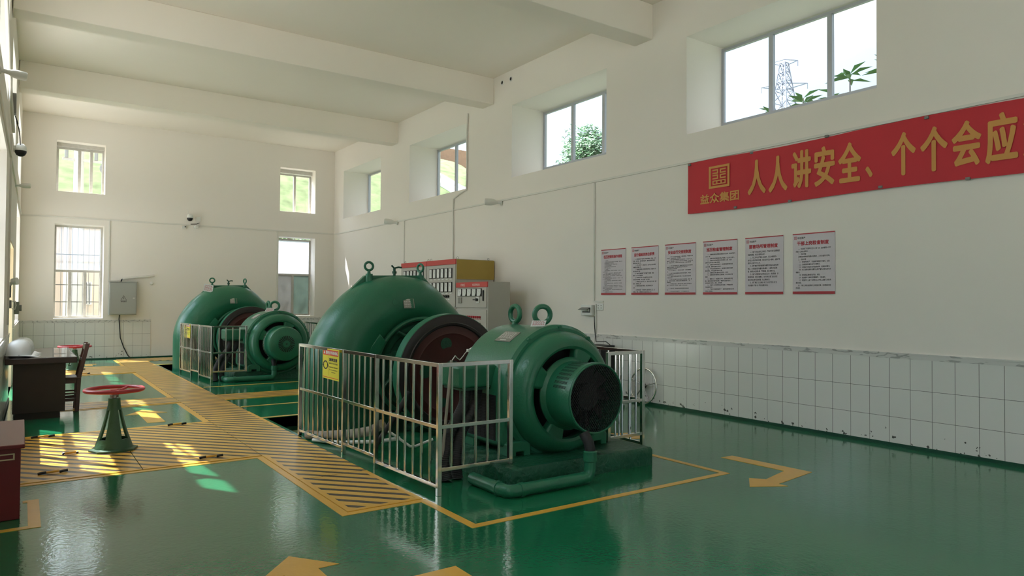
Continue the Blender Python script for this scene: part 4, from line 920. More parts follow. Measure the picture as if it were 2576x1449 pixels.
tag(MB().tube([(XR-.02, 13.19, 5.75), (XR-.025, 13.21, 5.2), (XR-.02, 13.2, 4.6), (XR-.025, 13.22, 4.05), (XR-.03, 13.5, 4.0), (XR-.025, 13.78, 3.92), (XR-.02, 13.80, 3.6), (XR-.025, 13.78, 3.0), (XR-.02, 13.79, 2.4)], .018, 8).build('hanging_cable', TRUNK, smooth=60), 'white-painted cable hanging from the beam past the window edge', 'cable')
for y, lb in ((11.86, 'round wall hole near the ceiling, left of the pair'), (11.55, 'round wall hole near the ceiling, right of the pair')):
    t = thing('pipe_sleeve', lb, 'pipe', (XR, y, 6.10))
    MB().lathe([(.036, -.012), (.05, -.012), (.05, .0), (.036, .0)], (XR, y, 6.10), 'X', 24, closed=True).build('ring', WHITE_PL, t); MB().cyl((XR-.003, y, 6.10), (XR-.001, y, 6.10), .037, n=20).build('opening', DARKHOLE, t)
# breaker box with a raised lid, and a socket
t = thing('breaker_box', 'small grey breaker box with raised smoked lid on the wall', 'breaker box', (XR-.04, 9.13, 1.36))
MB().box(XR-.075, XR-.0, 8.99, 9.27, 1.36, 1.545).build('box', WHITE_PL, t, bevel=.01)
MB().box(XR-.077, XR-.070, 9.03, 9.23, 1.41, 1.49).build('breaker_opening', BLACK, t)
for k in range(5): MB().box(XR-.088, XR-.077, 9.04+.037*k, 9.067+.037*k, 1.43, 1.475).build('breaker', WHITE_PL, t, smooth=0)
MB().add([(XR-.08, 9.02, 1.495), (XR-.08, 9.24, 1.495), (XR-.17, 9.24, 1.455), (XR-.17, 9.02, 1.455), (XR-.08, 9.02, 1.50), (XR-.08, 9.24, 1.50), (XR-.17, 9.24, 1.46), (XR-.17, 9.02, 1.46)], [(0, 1, 2, 3), (7, 6, 5, 4), (0, 4, 5, 1), (1, 5, 6, 2), (2, 6, 7, 3), (3, 7, 4, 0)]).build('lid', PLASTIC_G, t, smooth=0)
t = thing('power_socket', 'white double wall socket right of the breaker box', 'socket', (XR-.01, 8.85, 1.46))
MB().box(XR-.018, XR, 8.765, 8.925, 1.455, 1.57).build('face_plate', WHITE_PL, t, bevel=.004)
q = MB()
for y in (8.81, 8.885):
    for dz in (-.02, .02): q.box(XR-.019, XR-.0175, y-.012, y-.004, 1.505+dz, 1.52+dz); q.box(XR-.019, XR-.0175, y+.004, y+.012, 1.505+dz, 1.52+dz)
q.build('socket_holes', BLACK, t, smooth=0)
tag(MB().box(XR-.02, XR, 8.765, 9.0, 1.585, 1.615).build('trunking_end_cover', TRUNK, smooth=0), 'short white trunking cover above the wall socket', 'cable trunking')
tag(MB().tube([(XR-.03, 8.97, 1.35), (XR-.03, 8.965, 1.2), (XR-.03, 8.94, 1.0), (XR-.05, 8.9, .92), (7.86, 8.75, .93), (7.84, 8.5, .95), (7.8, 8.35, .90)], .007, 6).build('power_cable', BLACK, smooth=60), 'thin black cable from the breaker box to the recorder', 'cable')

# frosted bulb lamps in brackets
def wall_lamp(p, d, label, s=1.0):
    """p on the wall, d = direction the lamp points"""
    p, d = Vector(p), Vector(d).normalized(); t = thing('bracket_lamp', label, 'lamp', p, 'frosted bulb lamps on the walls')
    MB().cyl(p, p+d*.02*s, .05*s, n=20).cyl(p+d*.02*s, p+d*.07*s, .028*s, n=16).build('lamp_holder', WHITE_PL, t)
    prof = [(.026, .06), (.03, .09), (.055, .15), (.062, .20), (.062, .29), (.055, .31), (.03, .315)]
    a = d.orthogonal().normalized(); b = d.cross(a); n = 20; vs = []
    for r, h in prof: vs += [p+d*h*s+a*(r*s*math.cos(2*PI*k/n))+b*(r*s*math.sin(2*PI*k/n)) for k in range(n)]
    m = MB().add(vs, [(i*n+k, i*n+(k+1) % n, (i+1)*n+(k+1) % n, (i+1)*n+k) for i in range(len(prof)-1) for k in range(n)]+[tuple(range(n-1, -1, -1)), tuple((len(prof)-1)*n+k for k in range(n))]); m.build('bulb', LAMP_G, t, smooth=50)
wall_lamp((XR, 11.85, 3.62), (-.75, .35, .02), 'frosted lamp on the right wall below the window with the tree', 1.15)
wall_lamp((XR, 16.7, 3.63), (-.75, .55, .12), 'frosted lamp on the right wall above the control cabinets', 1.15)
wall_lamp((-.225, 8.92, 3.95), (1, .1, -.1), 'frosted lamp on the left wall nearest the camera, large and high', .75)
wall_lamp((-.136, 15.6, 3.645), (1, 0, .06), 'frosted lamp on the left wall beyond the dome camera', .75)
wall_lamp((3.96, YF-.0, 3.625), (.05, -1, -.05), 'frosted round lamp on the far wall below the dome camera', .8)

# cameras and small boxes
def dome_camera(p, d, label, s=1.0):
    p, d = Vector(p), Vector(d); c = p+d*.13*s; t = thing('dome_camera', label, 'security camera', p, 'security cameras')
    MB().box(p.x-.02, p.x+.02, p.y-.02, p.y+.02, p.z-.05*s, p.z+.05*s).cyl(p, c, .03*s, n=14).build('wall_bracket', WHITE_PL, t)
    MB().lathe([(0, .09*s), (.04*s, .085*s), (.075*s, .05*s), (.085*s, .0), (.085*s, -.03*s), (0, -.03*s)], c, 'Z', 28).build('housing', WHITE_PL, t, smooth=50)
    MB().lathe([(.083*s, -.03*s), (.080*s, -.06*s), (.06*s, -.10*s), (.03*s, -.12*s), (0, -.125*s)], c, 'Z', 28).build('lens_dome', BLACK, t, smooth=60)
    return t, c
t, c = dome_camera((3.81, YF, 3.89), (0, -1, 0), 'white dome camera with antenna on the far wall', .95)
MB().cyl(c+Vector((-.05, 0, .06)), c+Vector((-.055, 0, .22)), .006, n=6).build('antenna', WHITE_PL, t)
t, c = dome_camera((-.155, 14.0, 4.04), (.75, 0, 0), 'white dome camera with dark band on the left wall, below wires', 1.0)
t = thing('pir_box', 'small white box beside the dome camera on the far wall', 'box', (4.05, YF-.02, 3.79)); MB().box(3.98, 4.11, YF-.06, YF, 3.79, 3.92).build('casing', WHITE_PL, t, bevel=.01); MB().tube([(3.85, YF-.02, 3.70), (4.0, YF-.02, 3.71), (4.08, YF-.03, 3.75)], .008, 6).build('cable', BLACK, t)
t = thing('junction_box', 'small white junction box below the far dome camera', 'box', (3.68, YF-.02, 3.56)); MB().box(3.63, 3.73, YF-.05, YF, 3.56, 3.64).build('casing', WHITE_PL, t, bevel=.006); MB().box(3.69, 3.72, YF-.06, YF-.05, 3.60, 3.63).build('lens', BLACK, t)
# grey electrical cabinet on the far wall
t = thing('electrical_box', 'grey wall electrical box with warning triangle beside the barred window', 'electrical box', (2.195, YF-.1, 1.165))
MB().box(1.875, 2.515, YF-.20, YF-.002, 1.165, 2.04).build('box', GREY_BOX, t, bevel=.006)
MB().box(1.895, 2.50, YF-.215, YF-.20, 1.185, 2.015).build('door', GREY_BOX, t, bevel=.004)
MB().box(1.865, 2.525, YF-.225, YF-.002, 2.03, 2.045).build('top_flange', GREY_BOX, t)
MB().box(2.42, 2.465, YF-.225, YF-.214, 1.60, 1.62).build('lock', WHITE_PL, t, bevel=.002)
q = MB(); ef = lambda u, v: (u, YF-.2165, v); cx, cz = 2.205, 1.60
def tri(k): return [(cx-.075*k, cz-.045*k-.01), (cx+.075*k, cz-.045*k-.01), (cx, cz+.09*k-.01)]
A, B_ = tri(1), tri(.82)
for i in range(3): j = (i+1) % 3; q.add([ef(*A[i]), ef(*A[j]), ef(*B_[j]), ef(*B_[i])], [(0, 1, 2, 3)])
q.add([ef(cx+.008, cz+.045), ef(cx-.016, cz+.008), ef(cx+.002, cz+.008), ef(cx-.006, cz-.035), ef(cx+.018, cz+.016), ef(cx, cz+.016)], [(0, 1, 2, 3, 4, 5)])
put_text(q, ef, '有电危险', 0, 0, 1, .03, box=(cx-.07, cx+.07, 1.50, 1.53)); q.build('warning_lettering', INK, t, smooth=0, recalc=False)
tag(MB().tube([(2.18, YF-.05, 2.125), (2.95, YF-.03, 2.225)], .03, 12).build('plastic_pipe', TRUNK), 'short white plastic pipe sloping above the grey electrical box', 'pipe')
tag(MB().tube([(2.19, YF-.05, 2.12), (2.165, YF-.05, 2.09), (2.15, YF-.08, 2.04)], .016, 8).build('cable_stub', BLACK), 'short black cable entering the grey electrical box from above', 'cable')
tag(MB().lathe([(0, 0), (.04, 0), (.045, -.02), (.03, -.05), (0, -.055)], (2.885, YF, 2.015), 'Y', 20).build('push_button', WHITE_PL), 'small round white button right of the grey electrical box', 'button')
tag(MB().tube([(2.13, YF-.06, 1.165), (2.12, YF-.05, 1.05), (2.14, YF-.04, .85), (2.16, YF-.04, .55), (2.24, YF-.04, .3), (2.34, YF-.05, .08), (2.40, YF-.08, .01)], .012, 8).build('drop_cable', BLACK, smooth=60), 'black cable hanging from the grey electrical box to the floor', 'cable')
# left wall: small lamp unit, phone box, switch box, wires
t = thing('emergency_lamp', 'grey emergency light unit with round lamp head on the left wall', 'lamp', TL(12.9, 0, 1.62))
MB(TL).box(12.85, 13.02, -.035, 0, 1.60, 1.78).build('battery_box', PLASTIC_G, t, bevel=.005)
MB(TL).cyl((12.93, -.04, 1.84), (12.90, -.11, 1.85), .045, .055, 16).cyl((12.93, -.03, 1.78), (12.93, -.03, 1.83), .015, n=8).build('lamp_head', WHITE_PL, t)
t = thing('cable_socket', 'small grey socket box with looped cable below the emergency light', 'socket', TL(12.9, 0, 1.45))
MB(TL).box(12.86, 12.98, -.045, 0, 1.44, 1.56).build('box', PLASTIC_G, t, bevel=.005); MB(TL).tube([(12.92, -.05, 1.54), (12.92, -.09, 1.55), (12.92, -.10, 1.48), (12.92, -.085, 1.42), (12.92, -.05, 1.44)], .008, 8).build('cable_loop', WHITE_PL, t)
t = thing('switch_box', 'grey switch box with round knob on the left wall near the far window', 'switch', TL(16.6, 0, 1.4))
MB(TL).box(16.5, 16.72, -.08, 0, 1.28, 1.52).build('box', PLASTIC_G, t, bevel=.006); MB(TL).cyl((16.6, -.12, 1.4), (16.6, -.08, 1.4), .06, n=16).build('knob', PLASTIC_G, t)
t = thing('junction_box', 'grey metal box with tangled wires above the left dome camera', 'box', TL(12.7, 0, 4.3))
MB(TL).box(12.62, 12.78, -.06, 0, 4.32, 4.62).build('casing', PLASTIC_G, t, bevel=.004)
MB(TL).tube([(12.7, -.05, 4.3), (12.75, -.08, 4.2), (12.9, -.06, 4.26), (13.05, -.09, 4.18), (13.2, -.1, 4.10), (13.7, -.1, 4.06)], .008, 6).build('wires', BLACK, t)
tag(MB(TL).tube([(7.5, -.03, 5.6), (9.2, -.04, 4.7), (10.6, -.035, 4.35), (11.6, -.035, 4.15), (12.4, -.04, 4.0)], .02, 8).build('sagging_cable', TRUNK, smooth=60), 'thick white cable sagging down the left wall from the beam', 'cable')

# ---------------------------------------------------------------- desk, helmets, chair, cabinet, valves
t = thing('desk', 'dark brown desk with glossy top against the left wall', 'desk', (.2, 12.0, 0))
MB().box(-.165, .62, 10.97, 13.1, .738, .815).build('desktop', WOOD_D, t, bevel=.008)
MB().box(-.08, .495, 11.1, 11.57, .09, .738).build('pedestal', WOOD_D, t, bevel=.004)
MB().box(-.05, .44, 11.15, 11.54, 0, .09).build('pedestal_base', WOOD_D, t)
MB().box(-.08, .495, 12.45, 13.0, .09, .738).build('pedestal', WOOD_D, t, bevel=.004)
MB().box(-.05, .44, 12.5, 12.96, 0, .09).build('pedestal_base', WOOD_D, t)
MB().box(-.08, -.05, 11.57, 12.45, .25, .738).build('modesty_panel', WOOD_D, t)
MB().box(-.12, .60, 11.0, 13.05, .815, .819).build('glass_sheet', GLASS, t, smooth=0)
for k, lb in enumerate(('nearest of the white row on the desk', 'second of the white row on the desk', 'third of the white row on the desk', 'farthest of the white row on the desk')):
    hx, hy, hz = -.02+.012*k, 11.25+.24*k, .822; t = thing('hard_hat', 'white safety helmet, '+lb, 'helmet', (hx, hy, hz), 'white helmets on the desk')
    m = MB(); n = 32; vs = []; rings = [(1.0, 0), (.99, .05), (.94, .10), (.83, .145), (.62, .18), (.34, .198), (.0, .203)]
    for r, z in rings: vs += [(hx+.142*r*math.cos(2*PI*i/n), hy+.115*r*math.sin(2*PI*i/n), hz+.02+z) for i in range(n)]
    m.add(vs, [(i*n+k2, i*n+(k2+1) % n, (i+1)*n+(k2+1) % n, (i+1)*n+k2) for i in range(len(rings)-1) for k2 in range(n)]); m.build('shell', WHITE_HAT, t, smooth=60)
    m = MB()
    for yy in (-.03, 0, .03): m.tube([(hx+.13*math.cos(a), hy+yy, hz+.022+.197*math.sin(a)) for a in [PI*(.12+.76*j/14) for j in range(15)]], .006, 6)
    m.build('ridge', WHITE_HAT, t)
    m = MB(); vs = []
    for d in (0, 1):
        for i in range(n):
            a = 2*PI*i/n; ext = .012+(.075*max(0, math.cos(a))**2); r = (1 if d == 0 else 1+ext/.14)
            vs.append((hx+.142*r*math.cos(a), hy+.115*r*math.sin(a), hz+(.024 if d == 0 else .024-.35*ext*max(0, math.cos(a)))))
    vs += [(x, y, z-.006) for x, y, z in vs]
    m.add(vs, [(i, (i+1) % n, n+(i+1) % n, n+i) for i in range(n)]+[(2*n+i, 3*n+i, 3*n+(i+1) % n, 2*n+(i+1) % n) for i in range(n)]+[(n+i, n+(i+1) % n, 3*n+(i+1) % n, 3*n+i) for i in range(n)]); m.build('brim', WHITE_HAT, t)
    MB().lathe([(.105, 0), (.115, 0), (.115, .03), (.105, .03)], (hx, hy, hz), 'Z', 28, closed=True).build('headband', BLACK, t)
t = thing('chair', 'reddish brown wooden chair standing at the desk', 'chair', (.55, 11.8, 0))
for yy in (11.60, 11.98):
    MB().add([(x+dx, yy+dyy, z) for x, z in ((.655, 0), (.675, .48), (.775, .955)) for dx, dyy in ((-.022, 0), (.03, 0), (.03, .035), (-.022, .035))], [(0, 3, 2, 1), (8, 9, 10, 11)]+[(k*4+i, k*4+(i+1) % 4, (k+1)*4+(i+1) % 4, (k+1)*4+i) for k in range(2) for i in range(4)]).build('rear_leg', WOOD_C, t, bevel=.004)
    MB().box(.295, .335, yy, yy+.035, 0, .46).build('front_leg', WOOD_C, t, bevel=.004)
    MB().box(.335, .66, yy+.006, yy+.028, .40, .46).build('seat_rail', WOOD_C, t); MB().box(.335, .65, yy+.008, yy+.026, .15, .19).build('stretcher', WOOD_C, t); MB().box(.335, .65, yy+.008, yy+.026, .245, .27).build('stretcher', WOOD_C, t)
MB().box(.28, .70, 11.59, 12.03, .46, .485).build('seat', WOOD_C, t, bevel=.008)
for z0, z1, x in ((.86, .945, .755), (.70, .74, .722)): MB().box(x-.012, x+.018, 11.635, 11.98, z0, z1).build('back_rail', WOOD_C, t, bevel=.004)
for k in range(4): MB().add([(x+dx, 11.69+.07*k+dyy, z) for x, z in ((.675, .49), (.757, .87)) for dx, dyy in ((0, 0), (.015, 0), (.015, .03), (0, .03))], [(0, 3, 2, 1), (4, 5, 6, 7)]+[(i, (i+1) % 4, 4+(i+1) % 4, 4+i) for i in range(4)]).build('back_slat', WOOD_C, t)
t = thing('fire_box', 'dark red metal box at the left edge standing on the floor', 'box', (-.13, 6.8, 0))
MB().box(-.235, .012, 6.19, 7.36, 0, .515).build('body', RED_CAB, t, bevel=.006)
MB().box(-.24, .035, 6.15, 7.40, .515, .545).build('lid', RED_CAB, t, bevel=.006)
m = MB(); e = .006
for a, b, c, d in ((-.22, -.028, .47, .47+e*1.5), (-.22, -.028, .432, .432+e*1.5), (-.034, -.024, .432, .478)): m.box(a, b, 6.186, 6.191, c, d)
m.build('handle_outline', CREAM, t, smooth=0)
def handwheel_valve(x, y, s, label, hs, R=.268):
    t = thing('handwheel_valve', label, 'valve', (x, y, .008), 'red handwheel valves on the walkway'); z0 = .008; Z = lambda z: z0+z*hs
    base = MB(); base.lathe([(0, 0), (.228*s, 0), (.228*s, .018), (.18*s, .030), (0, .030)], (x, y, z0), 'Z', 8); base.build('base_flange', VALVE_G, t)
    # a conical column with four tall windows cast in its sides
    body = MB(); prof = [(.180, .028), (.166, .075), (.150, .12), (.126, .19), (.104, .27), (.086, .345), (.070, .42), (.060, .47), (.056, .54)]; n = 48; a0 = math.atan2(-8.45, -.82)
    vs = []; 
    for dr in (0, -.022):
        for r, z in prof:
            for k in range(n): a = a0+2*PI*(k+.5)/n-PI/n; vs.append((x+(r+dr)*s*math.cos(a), y+(r+dr)*s*math.sin(a), Z(z)))
    m_ = len(prof); solid = lambda i, k: not (2 <= i <= 5 and 4 <= (k % 12) <= (7 if i > 3 else 7))
    o2 = m_*n; fs = []
    for i in range(m_-1):
        for k in range(n):
            if not solid(i, k): continue
            k2 = (k+1) % n; fs += [(i*n+k, i*n+k2, (i+1)*n+k2, (i+1)*n+k), (o2+i*n+k, o2+(i+1)*n+k, o2+(i+1)*n+k2, o2+i*n+k2)]
            if not solid(i, (k-1) % n): fs.append((i*n+k, (i+1)*n+k, o2+(i+1)*n+k, o2+i*n+k))
            if not solid(i, (k+1) % n): fs.append((i*n+k2, o2+i*n+k2, o2+(i+1)*n+k2, (i+1)*n+k2))
            if i > 0 and not solid(i-1, k): fs.append((i*n+k, o2+i*n+k, o2+i*n+k2, i*n+k2))
            if i < m_-2 and not solid(i+1, k): fs.append(((i+1)*n+k, (i+1)*n+k2, o2+(i+1)*n+k2, o2+(i+1)*n+k))
    fs.append(tuple((m_-1)*n+k for k in range(n)))
    body.add(vs, fs).build('column', VALVE_G, t, smooth=40)
    MB().cyl((x, y, Z(.54)), (x, y, Z(.625)), .02*s, n=14).cyl((x, y, Z(.55)), (x, y, Z(.575)), .042*s, n=20).build('spindle', STEEL_D, t)
    w = MB(); zc = Z(.63)
    w.torus((x, y, zc), (0, 0, 1), R, .021, 56, 12)
    for k in range(3):
        a = .95+k*2*PI/3; w.tube([(x+.03*math.cos(a), y+.03*math.sin(a), zc-.02), (x+R*.5*math.cos(a), y+R*.5*math.sin(a), zc-.018), (x+R*math.cos(a), y+R*math.sin(a), zc)], [.02, .016, .014], 10)
    w.cyl((x, y, zc-.045), (x, y, zc+.005), .04*s, n=20); w.build('handwheel', RED_WHEEL, t, smooth=50)
handwheel_valve(.815, 8.45, 1.0, 'floor valve with red handwheel on a green column, nearest the camera', 1.0)
handwheel_valve(.98, 18.3, .9, 'floor valve with red handwheel on a green column behind the chair', .82, .31)
# pump, speaker and recorder by the right wall, with a steel handwheel valve
t = thing('gear_valve', 'grey gear valve behind the right guard rail, beside the spoked wheel', 'valve', (7.6, 8.0, 0))
MB().box(7.36, 7.76, 7.96, 8.36, .02, .10).build('base', STEEL_D, t, bevel=.01)
MB().lathe([(0, 0), (.13, 0), (.15, .04), (.15, .20), (.13, .24), (0, .24)], (7.56, 8.15, .14), 'Z', 28).build('gear_housing', GREY_BOX, t)
MB().box(7.42, 7.74, 8.02, 8.30, .38, .45).build('top_cover', GREY_BOX, t, bevel=.015)
MB().cyl((7.56, 8.15, .08), (7.56, 8.15, .40), .09, n=20).build('stem', GREY_BOX, t)
MB().cyl((7.56, 8.02, .27), (7.56, 7.86, .27), .02, n=12).build('shaft', STEEL_D, t)
wc = Vector((7.955, 7.76, .292)); ax = Vector((-1, 0, .10)).normalized(); a_ = Vector((0, 1, 0)); b_ = ax.cross(a_)
t = thing('spoked_wheel', 'spoked steel handwheel leaning on the tiled wall', 'wheel', (wc.x, wc.y, 0))
MB().torus(wc, ax, .272, .015, 56, 10).build('wheel_rim', STEEL, t, smooth=50)
for k in range(5):
    d = a_*math.cos(2*PI*k/5+.9)+b_*math.sin(2*PI*k/5+.9); MB().cyl(wc, wc+d*.27, .010, n=8).build('spoke', STEEL_D, t)
MB().cyl(wc-ax*.03, wc+ax*.03, .04, n=16).build('hub', BLACK, t)
t = thing('equipment_shelf', 'low dark steel shelf by the tiled wall behind the right guard rail', 'shelf', (7.8, 8.65, 0))
for x in (7.66, 7.98):
    for y in (8.42, 8.96): MB().box(x-.015, x+.015, y-.015, y+.015, 0, .455).build('leg', STEEL_D, t)
MB().box(7.63, 8.01, 8.40, 8.98, .455, .475).build('shelf_top', STEEL_D, t); MB().box(7.63, 8.01, 8.40, 8.98, .14, .155).build('lower_shelf', BLACK, t)
tag(MB().box(7.66, 7.98, 8.42, 8.94, .475, .825).build('speaker_cabinet', BLACK, bevel=.008), 'black box-shaped cabinet standing by the tiled wall', 'cabinet')
t = thing('recorder', 'flat black recorder lying on the black cabinet', 'recorder', (7.8, 8.66, .826))
MB().box(7.64, 7.99, 8.44, 8.86, .830, .885).build('case', BLACK, t, bevel=.004); MB().box(7.637, 7.64, 8.50, 8.515, .85, .856).build('power_light', BLUE_LED, t)
MB().tube([(7.9, 8.86, .86), (7.9, 8.95, .93), (7.88, 9.0, .95), (7.87, 9.0, .88), (7.86, 8.9, .90)], .006, 6).build('cable', BLACK, t)

# ---------------------------------------------------------------- outdoors
def sst(a, b, x): k = max(0, min(1, (x-a)/(b-a))); return k*k*(3-2*k)
def hill_z(x, y):
    h = 13.6*sst(27, 52, y)*(1-sst(28, 42, x)); bank = 3.9*sst(10.2, 13, x)*(1-.0*y)
    return -.2+max(h, bank if y < 30 else max(h, bank))+.12*math.sin(x*1.3)*math.cos(y*1.1)*(1 if h > 1 else 0)
GRASS_DIMMED = mat('grass_dimmed_against_bounce', (.05, .065, .03, 1), .9, vary=.4, vscale=2)  # bank grass darkened so less green light bounces onto the window reveals
m = MB(); xs = [-60+2.0*i for i in range(31)]+[1+1.2*i for i in range(110)]; ys = [-40+3*i for i in range(19)]+[17+1.4*i for i in range(60)]
vs = [(x, y, hill_z(x, y)) for y in ys for x in xs]; nx = len(xs)
inside = lambda x, y: -.3 < x < 8.4 and YN < y < YF
m.add(vs, [(j*nx+i, j*nx+i+1, (j+1)*nx+i+1, (j+1)*nx+i) for j in range(len(ys)-1) for i in range(nx-1)])
hs = struct(m.build('hillside', GRASS, recalc=False, smooth=60), 'grassy hillside outside the windows')
hs.data.materials.append(GRASS_DIMMED)
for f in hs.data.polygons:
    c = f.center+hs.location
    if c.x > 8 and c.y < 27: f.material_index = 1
struct(MB().box(-45, -.72, -45, 23.5, -.14, -.05).box(-.72, 30, -45, -6.0, -.14, -.05).build('ground', CONCRETE, smooth=0), 'added pale concrete yard outside the left wall, bouncing light indoors')  # yard added as a pale surface throwing sunlight up to the ceiling
# outbuilding beyond the barred window and white wall beyond the frosted window
t = thing('outbuilding', 'pale beige outbuilding with barred window seen through the lower left far window', 'building', (.5, 25.5, -.2))
MB().box(-4, 3.2, 25.0, 28, -.2, 3.9).build('wall', FACADE, t, smooth=0)
MB().box(-4.2, 3.4, 24.6, 28.2, 3.9, 4.05).build('roof', CONCRETE, t, smooth=0)
wn = MB().box(1.2, 1.75, 24.96, 25.0, 1.4, 2.1).build('window', WHITEWALL, t, smooth=0); q = MB()
for k in range(6): q.box(1.24+.09*k, 1.26+.09*k, 24.94, 24.96, 1.42, 2.08)
q.build('window_bar', WIRE, wn, smooth=0)
MB().box(1.0, 1.12, 24.86, 25.0, -.2, 3.9).build('drain_pipe', WHITEWALL, t, smooth=0)
t = thing('white_outbuilding', 'white rendered outbuilding seen through the lower right far window', 'building', (7.5, 25.5, -.2))
MB().box(5.6, 14, 25.0, 28, -.2, 3.2).build('wall', WHITEWALL, t, smooth=0); MB().box(5.4, 14.2, 24.8, 28.2, 3.2, 3.35).build('roof', BRICK_O, t, smooth=0)
t = thing('utility_pole', 'concrete utility pole with insulators outside the upper left far window', 'pole', (1.10, 25.2, 4.05))
MB().cyl((1.32, 24.3, -.2), (1.32, 24.3, 9), .15, .12, 16).build('pole', CONCRETE, t)
MB().box(.9, 2.1, 24.22, 24.30, 5.65, 5.72).build('cross_arm', STEEL_D, t)
for x in (1.0, 1.75): MB().cyl((x, 24.2, 5.72), (x, 24.2, 5.95), .05, n=10).build('insulator', PLASTIC_G, t)
MB().torus((2.02, 24.2, 5.5), (.3, 1, 0), .15, .035, 24, 8).torus((2.02, 24.2, 5.5), (.3, 1, 0), .08, .03, 24, 8).build('cable_reel', PLASTIC_G, t)
for dx in (0, .08): MB().tube([(1.95+dx, 24.2, 5.45), (2.2+dx, 23.7, 5.0), (2.6+dx, 23.2, 4.5)], .02, 6).build('wire', WIRE, t)
# brick wall and red hut on the hill
tag(MB().box(15, 34, 51, 51.5, 12.0, 14.4).build('brick_wall', BRICK_O, smooth=0), 'low brick wall along the top of the grassy slope', 'wall')
t = thing('drainage_path', 'pale stepped drainage channel running down the grassy slope', 'path', (26, 44, 8))
pts = [(22+.42*k, 46.2-.45*k) for k in range(0, 26)]
m = MB(); e = MB()
for (x0, y0), (x1, y1) in zip(pts, pts[1:]):
    for mm, a, b, dz in ((m, .0, .8, .1), (e, -.25, .0, .28), (e, .8, 1.05, .28)):
        v = [(x0+a*.7, y0+a*.75), (x0+b*.7, y0+b*.75), (x1+b*.7, y1+b*.75), (x1+a*.7, y1+a*.75)]
        mm.add([(p, q_, hill_z(p, q_)+dz) for p, q_ in v]+[(p, q_, hill_z(p, q_)-.3) for p, q_ in v], [(0, 1, 2, 3), (0, 4, 5, 1), (1, 5, 6, 2), (2, 6, 7, 3), (3, 7, 4, 0)])
m.build('channel_bed', CONCRETE, t, smooth=0); e.build('channel_kerb', WHITEWALL, t, smooth=0)
def leaf_cloud(centres, n, size, rnd):
    vs, fs = [], []
    for _ in range(n):
        c, r = rnd.choice(centres); d = Vector((rnd.gauss(0, 1), rnd.gauss(0, 1), rnd.gauss(0, 1))).normalized()*r*(rnd.random()**.35)
        p = Vector(c)+d; a = Vector((rnd.gauss(0, 1), rnd.gauss(0, 1), rnd.gauss(0, .6))).normalized(); b = a.orthogonal().normalized(); s = size*rnd.uniform(.6, 1.3)
        i = len(vs); vs += [p-a*s, p+b*s*.45, p+a*s, p-b*s*.45]; fs.append((i, i+1, i+2, i+3))
    return vs, fs
rnd = random.Random(5)
tr = thing('tree', 'round leafy tree outside the second window from the banner', 'tree', (16.2, 18.6, 3.7))
cs = [((16.2+.75*q*math.cos(k*2.4), 18.7-.75*q*math.sin(k*2.4), 7.85-1.15*q-.55*(k%3)), .40+.16*((k*7)%5)/5) for k in range(30) for q in [.25+.95*((k*13)%30)/30]]
MB().add(*leaf_cloud(cs, 9000, .075, rnd)).build('foliage', LEAF, tr, recalc=False, smooth=0)
MB().tube([(16.2, 18.6, 3.6), (16.25, 18.6, 5.2), (16.2, 18.65, 6.8)], [.2, .15, .06], 10).build('trunk', BARK, tr)
# broad-leaved plants under the widest window
def fronds(x, y, z0, z1, nl, L, label, m_=LEAF2):
    t = thing('leafy_plant', label, 'plant', (x, y, z0), 'plants outside the widest window'); q = MB()
    MB().tube([(x, y, z0), (x+.04, y+.02, (z0+z1)/2), (x, y, z1)], [.03, .02, .012], 6).build('stem', BARK, t)
    r = random.Random(int(x*100+y*10))
    for k in range(nl):
        a = 2*PI*k/nl+r.uniform(-.3, .3); el = r.uniform(.1, .8); d = Vector((math.cos(a)*math.cos(el), math.sin(a)*math.cos(el), math.sin(el))); s = Vector((-math.sin(a), math.cos(a), 0)); l = L*r.uniform(.7, 1.1); p = Vector((x, y, z1-r.uniform(0, .15)))
        q.add([p, p+d*l*.45+s*l*.14, p+d*l-Vector((0, 0, l*.25)), p+d*l*.45-s*l*.14], [(0, 1, 2, 3)])
    q.build('leaves', m_, t, recalc=False, smooth=0)
for x, y, zt, nl, L, lb in [(13.0, 9.0, 5.72, 6, .35, 'small fan-leaved plant at the left edge of the widest window'), (13.2, 8.35, 5.85, 9, .45, 'fan-leaved plant left of the pylon outside'), (13.2, 7.35, 6.1, 10, .45, 'fan-leaved plant in front of the pylon foot'),
                            (13.3, 6.6, 6.1, 11, .5, 'fan-leaved plant right of the pylon outside'), (13.7, 8.0, 5.95, 7, .35, 'low fan-leaved plant left of the window mullion')]:
    fronds(x, y, 3.6, zt, nl, L, lb)
sh = thing('shrub', 'broad leafy shrub at the right side of the widest window', 'shrub', (13.0, 5.4, 3.6))
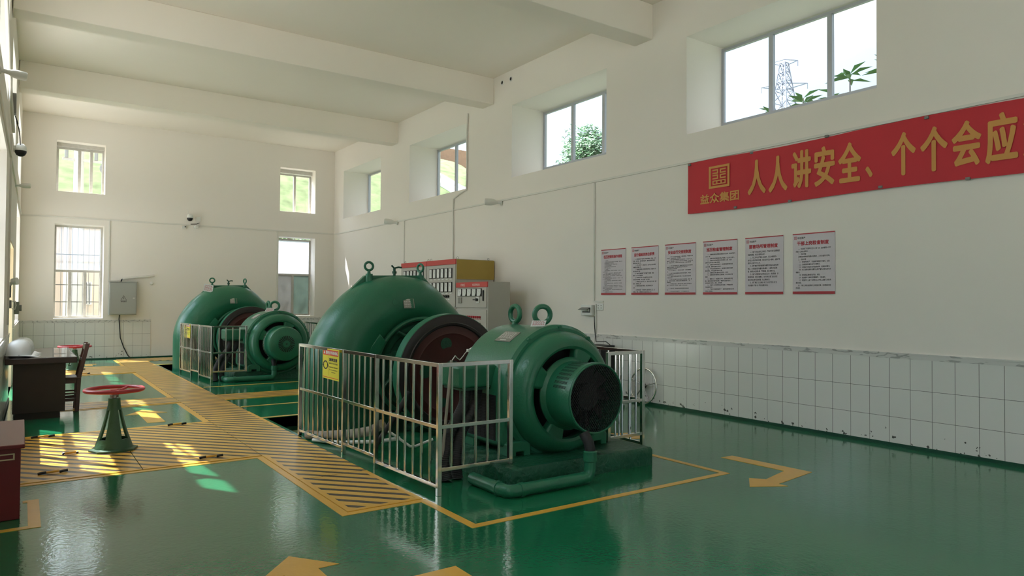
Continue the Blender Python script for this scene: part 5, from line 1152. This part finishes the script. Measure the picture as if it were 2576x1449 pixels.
cs = [((13.0+rnd.uniform(-.4, .4), 5.25+rnd.uniform(-.7, .55), 6.15+rnd.uniform(-.5, .55)), rnd.uniform(.2, .4)) for _ in range(14)]
MB().add(*leaf_cloud(cs, 420, .13, rnd)).build('foliage', LEAF2, sh, recalc=False, smooth=0); MB().tube([(13, 5.4, 3.6), (13, 5.3, 5.7)], .04, 6).build('stem', BARK, sh)
sh = thing('shrub', 'low green bush outside the upper right far window', 'shrub', (8.9, 28.0, -.2))
cs = [((8.9+rnd.uniform(-.9, .5), 28.6+rnd.uniform(-.3, .3), 4.4+rnd.uniform(-.6, .35)), rnd.uniform(.3, .5)) for _ in range(12)]
MB().add(*leaf_cloud(cs, 1500, .09, rnd)).build('foliage', LEAF, sh, recalc=False, smooth=0); MB().tube([(8.9, 28.6, -.2), (8.9, 28.6, 4.4)], .06, 6).build('stem', BARK, sh)
# lattice pylon
t = thing('pylon', 'lattice steel power pylon seen through the widest window', 'pylon', (133, 88.6, -.2)); m = MB(); cx, cy = 133, 88.6
lev = lambda z: .6+(53-z)*.125
zs = [-.2, 10, 20, 29, 36, 41, 44.5, 47, 49, 51, 53]
for a, b in zip(zs, zs[1:]):
    ra, rb = lev(a), lev(b); A = [Vector((cx+sx*ra, cy+sy*ra, a)) for sx, sy in ((-1, -1), (1, -1), (1, 1), (-1, 1))]; B2 = [Vector((cx+sx*rb, cy+sy*rb, b)) for sx, sy in ((-1, -1), (1, -1), (1, 1), (-1, 1))]
    for i in range(4):
        j = (i+1) % 4; m.cyl(A[i], B2[i], .13, n=5); m.cyl(A[i], B2[j], .08, n=4); m.cyl(A[j], B2[i], .08, n=4); m.cyl(B2[i], B2[j], .08, n=4)
m.build('tower', PYLON, t, smooth=0)
for z, L in ((53.3, 2.7), (48.2, 4.6), (42, 3.6)):
    q = MB()
    for s in (-1, 1):
        e = Vector((cx+s*L*.55, cy-s*L*.84, z)); q.cyl((cx, cy, z+.5), e, .10, n=5); q.cyl((cx, cy, z-1.0), e, .10, n=5); q.cyl(e, e-Vector((0, 0, 1.2)), .08, n=5)
    q.build('cross_arm', PYLON, t, smooth=0)
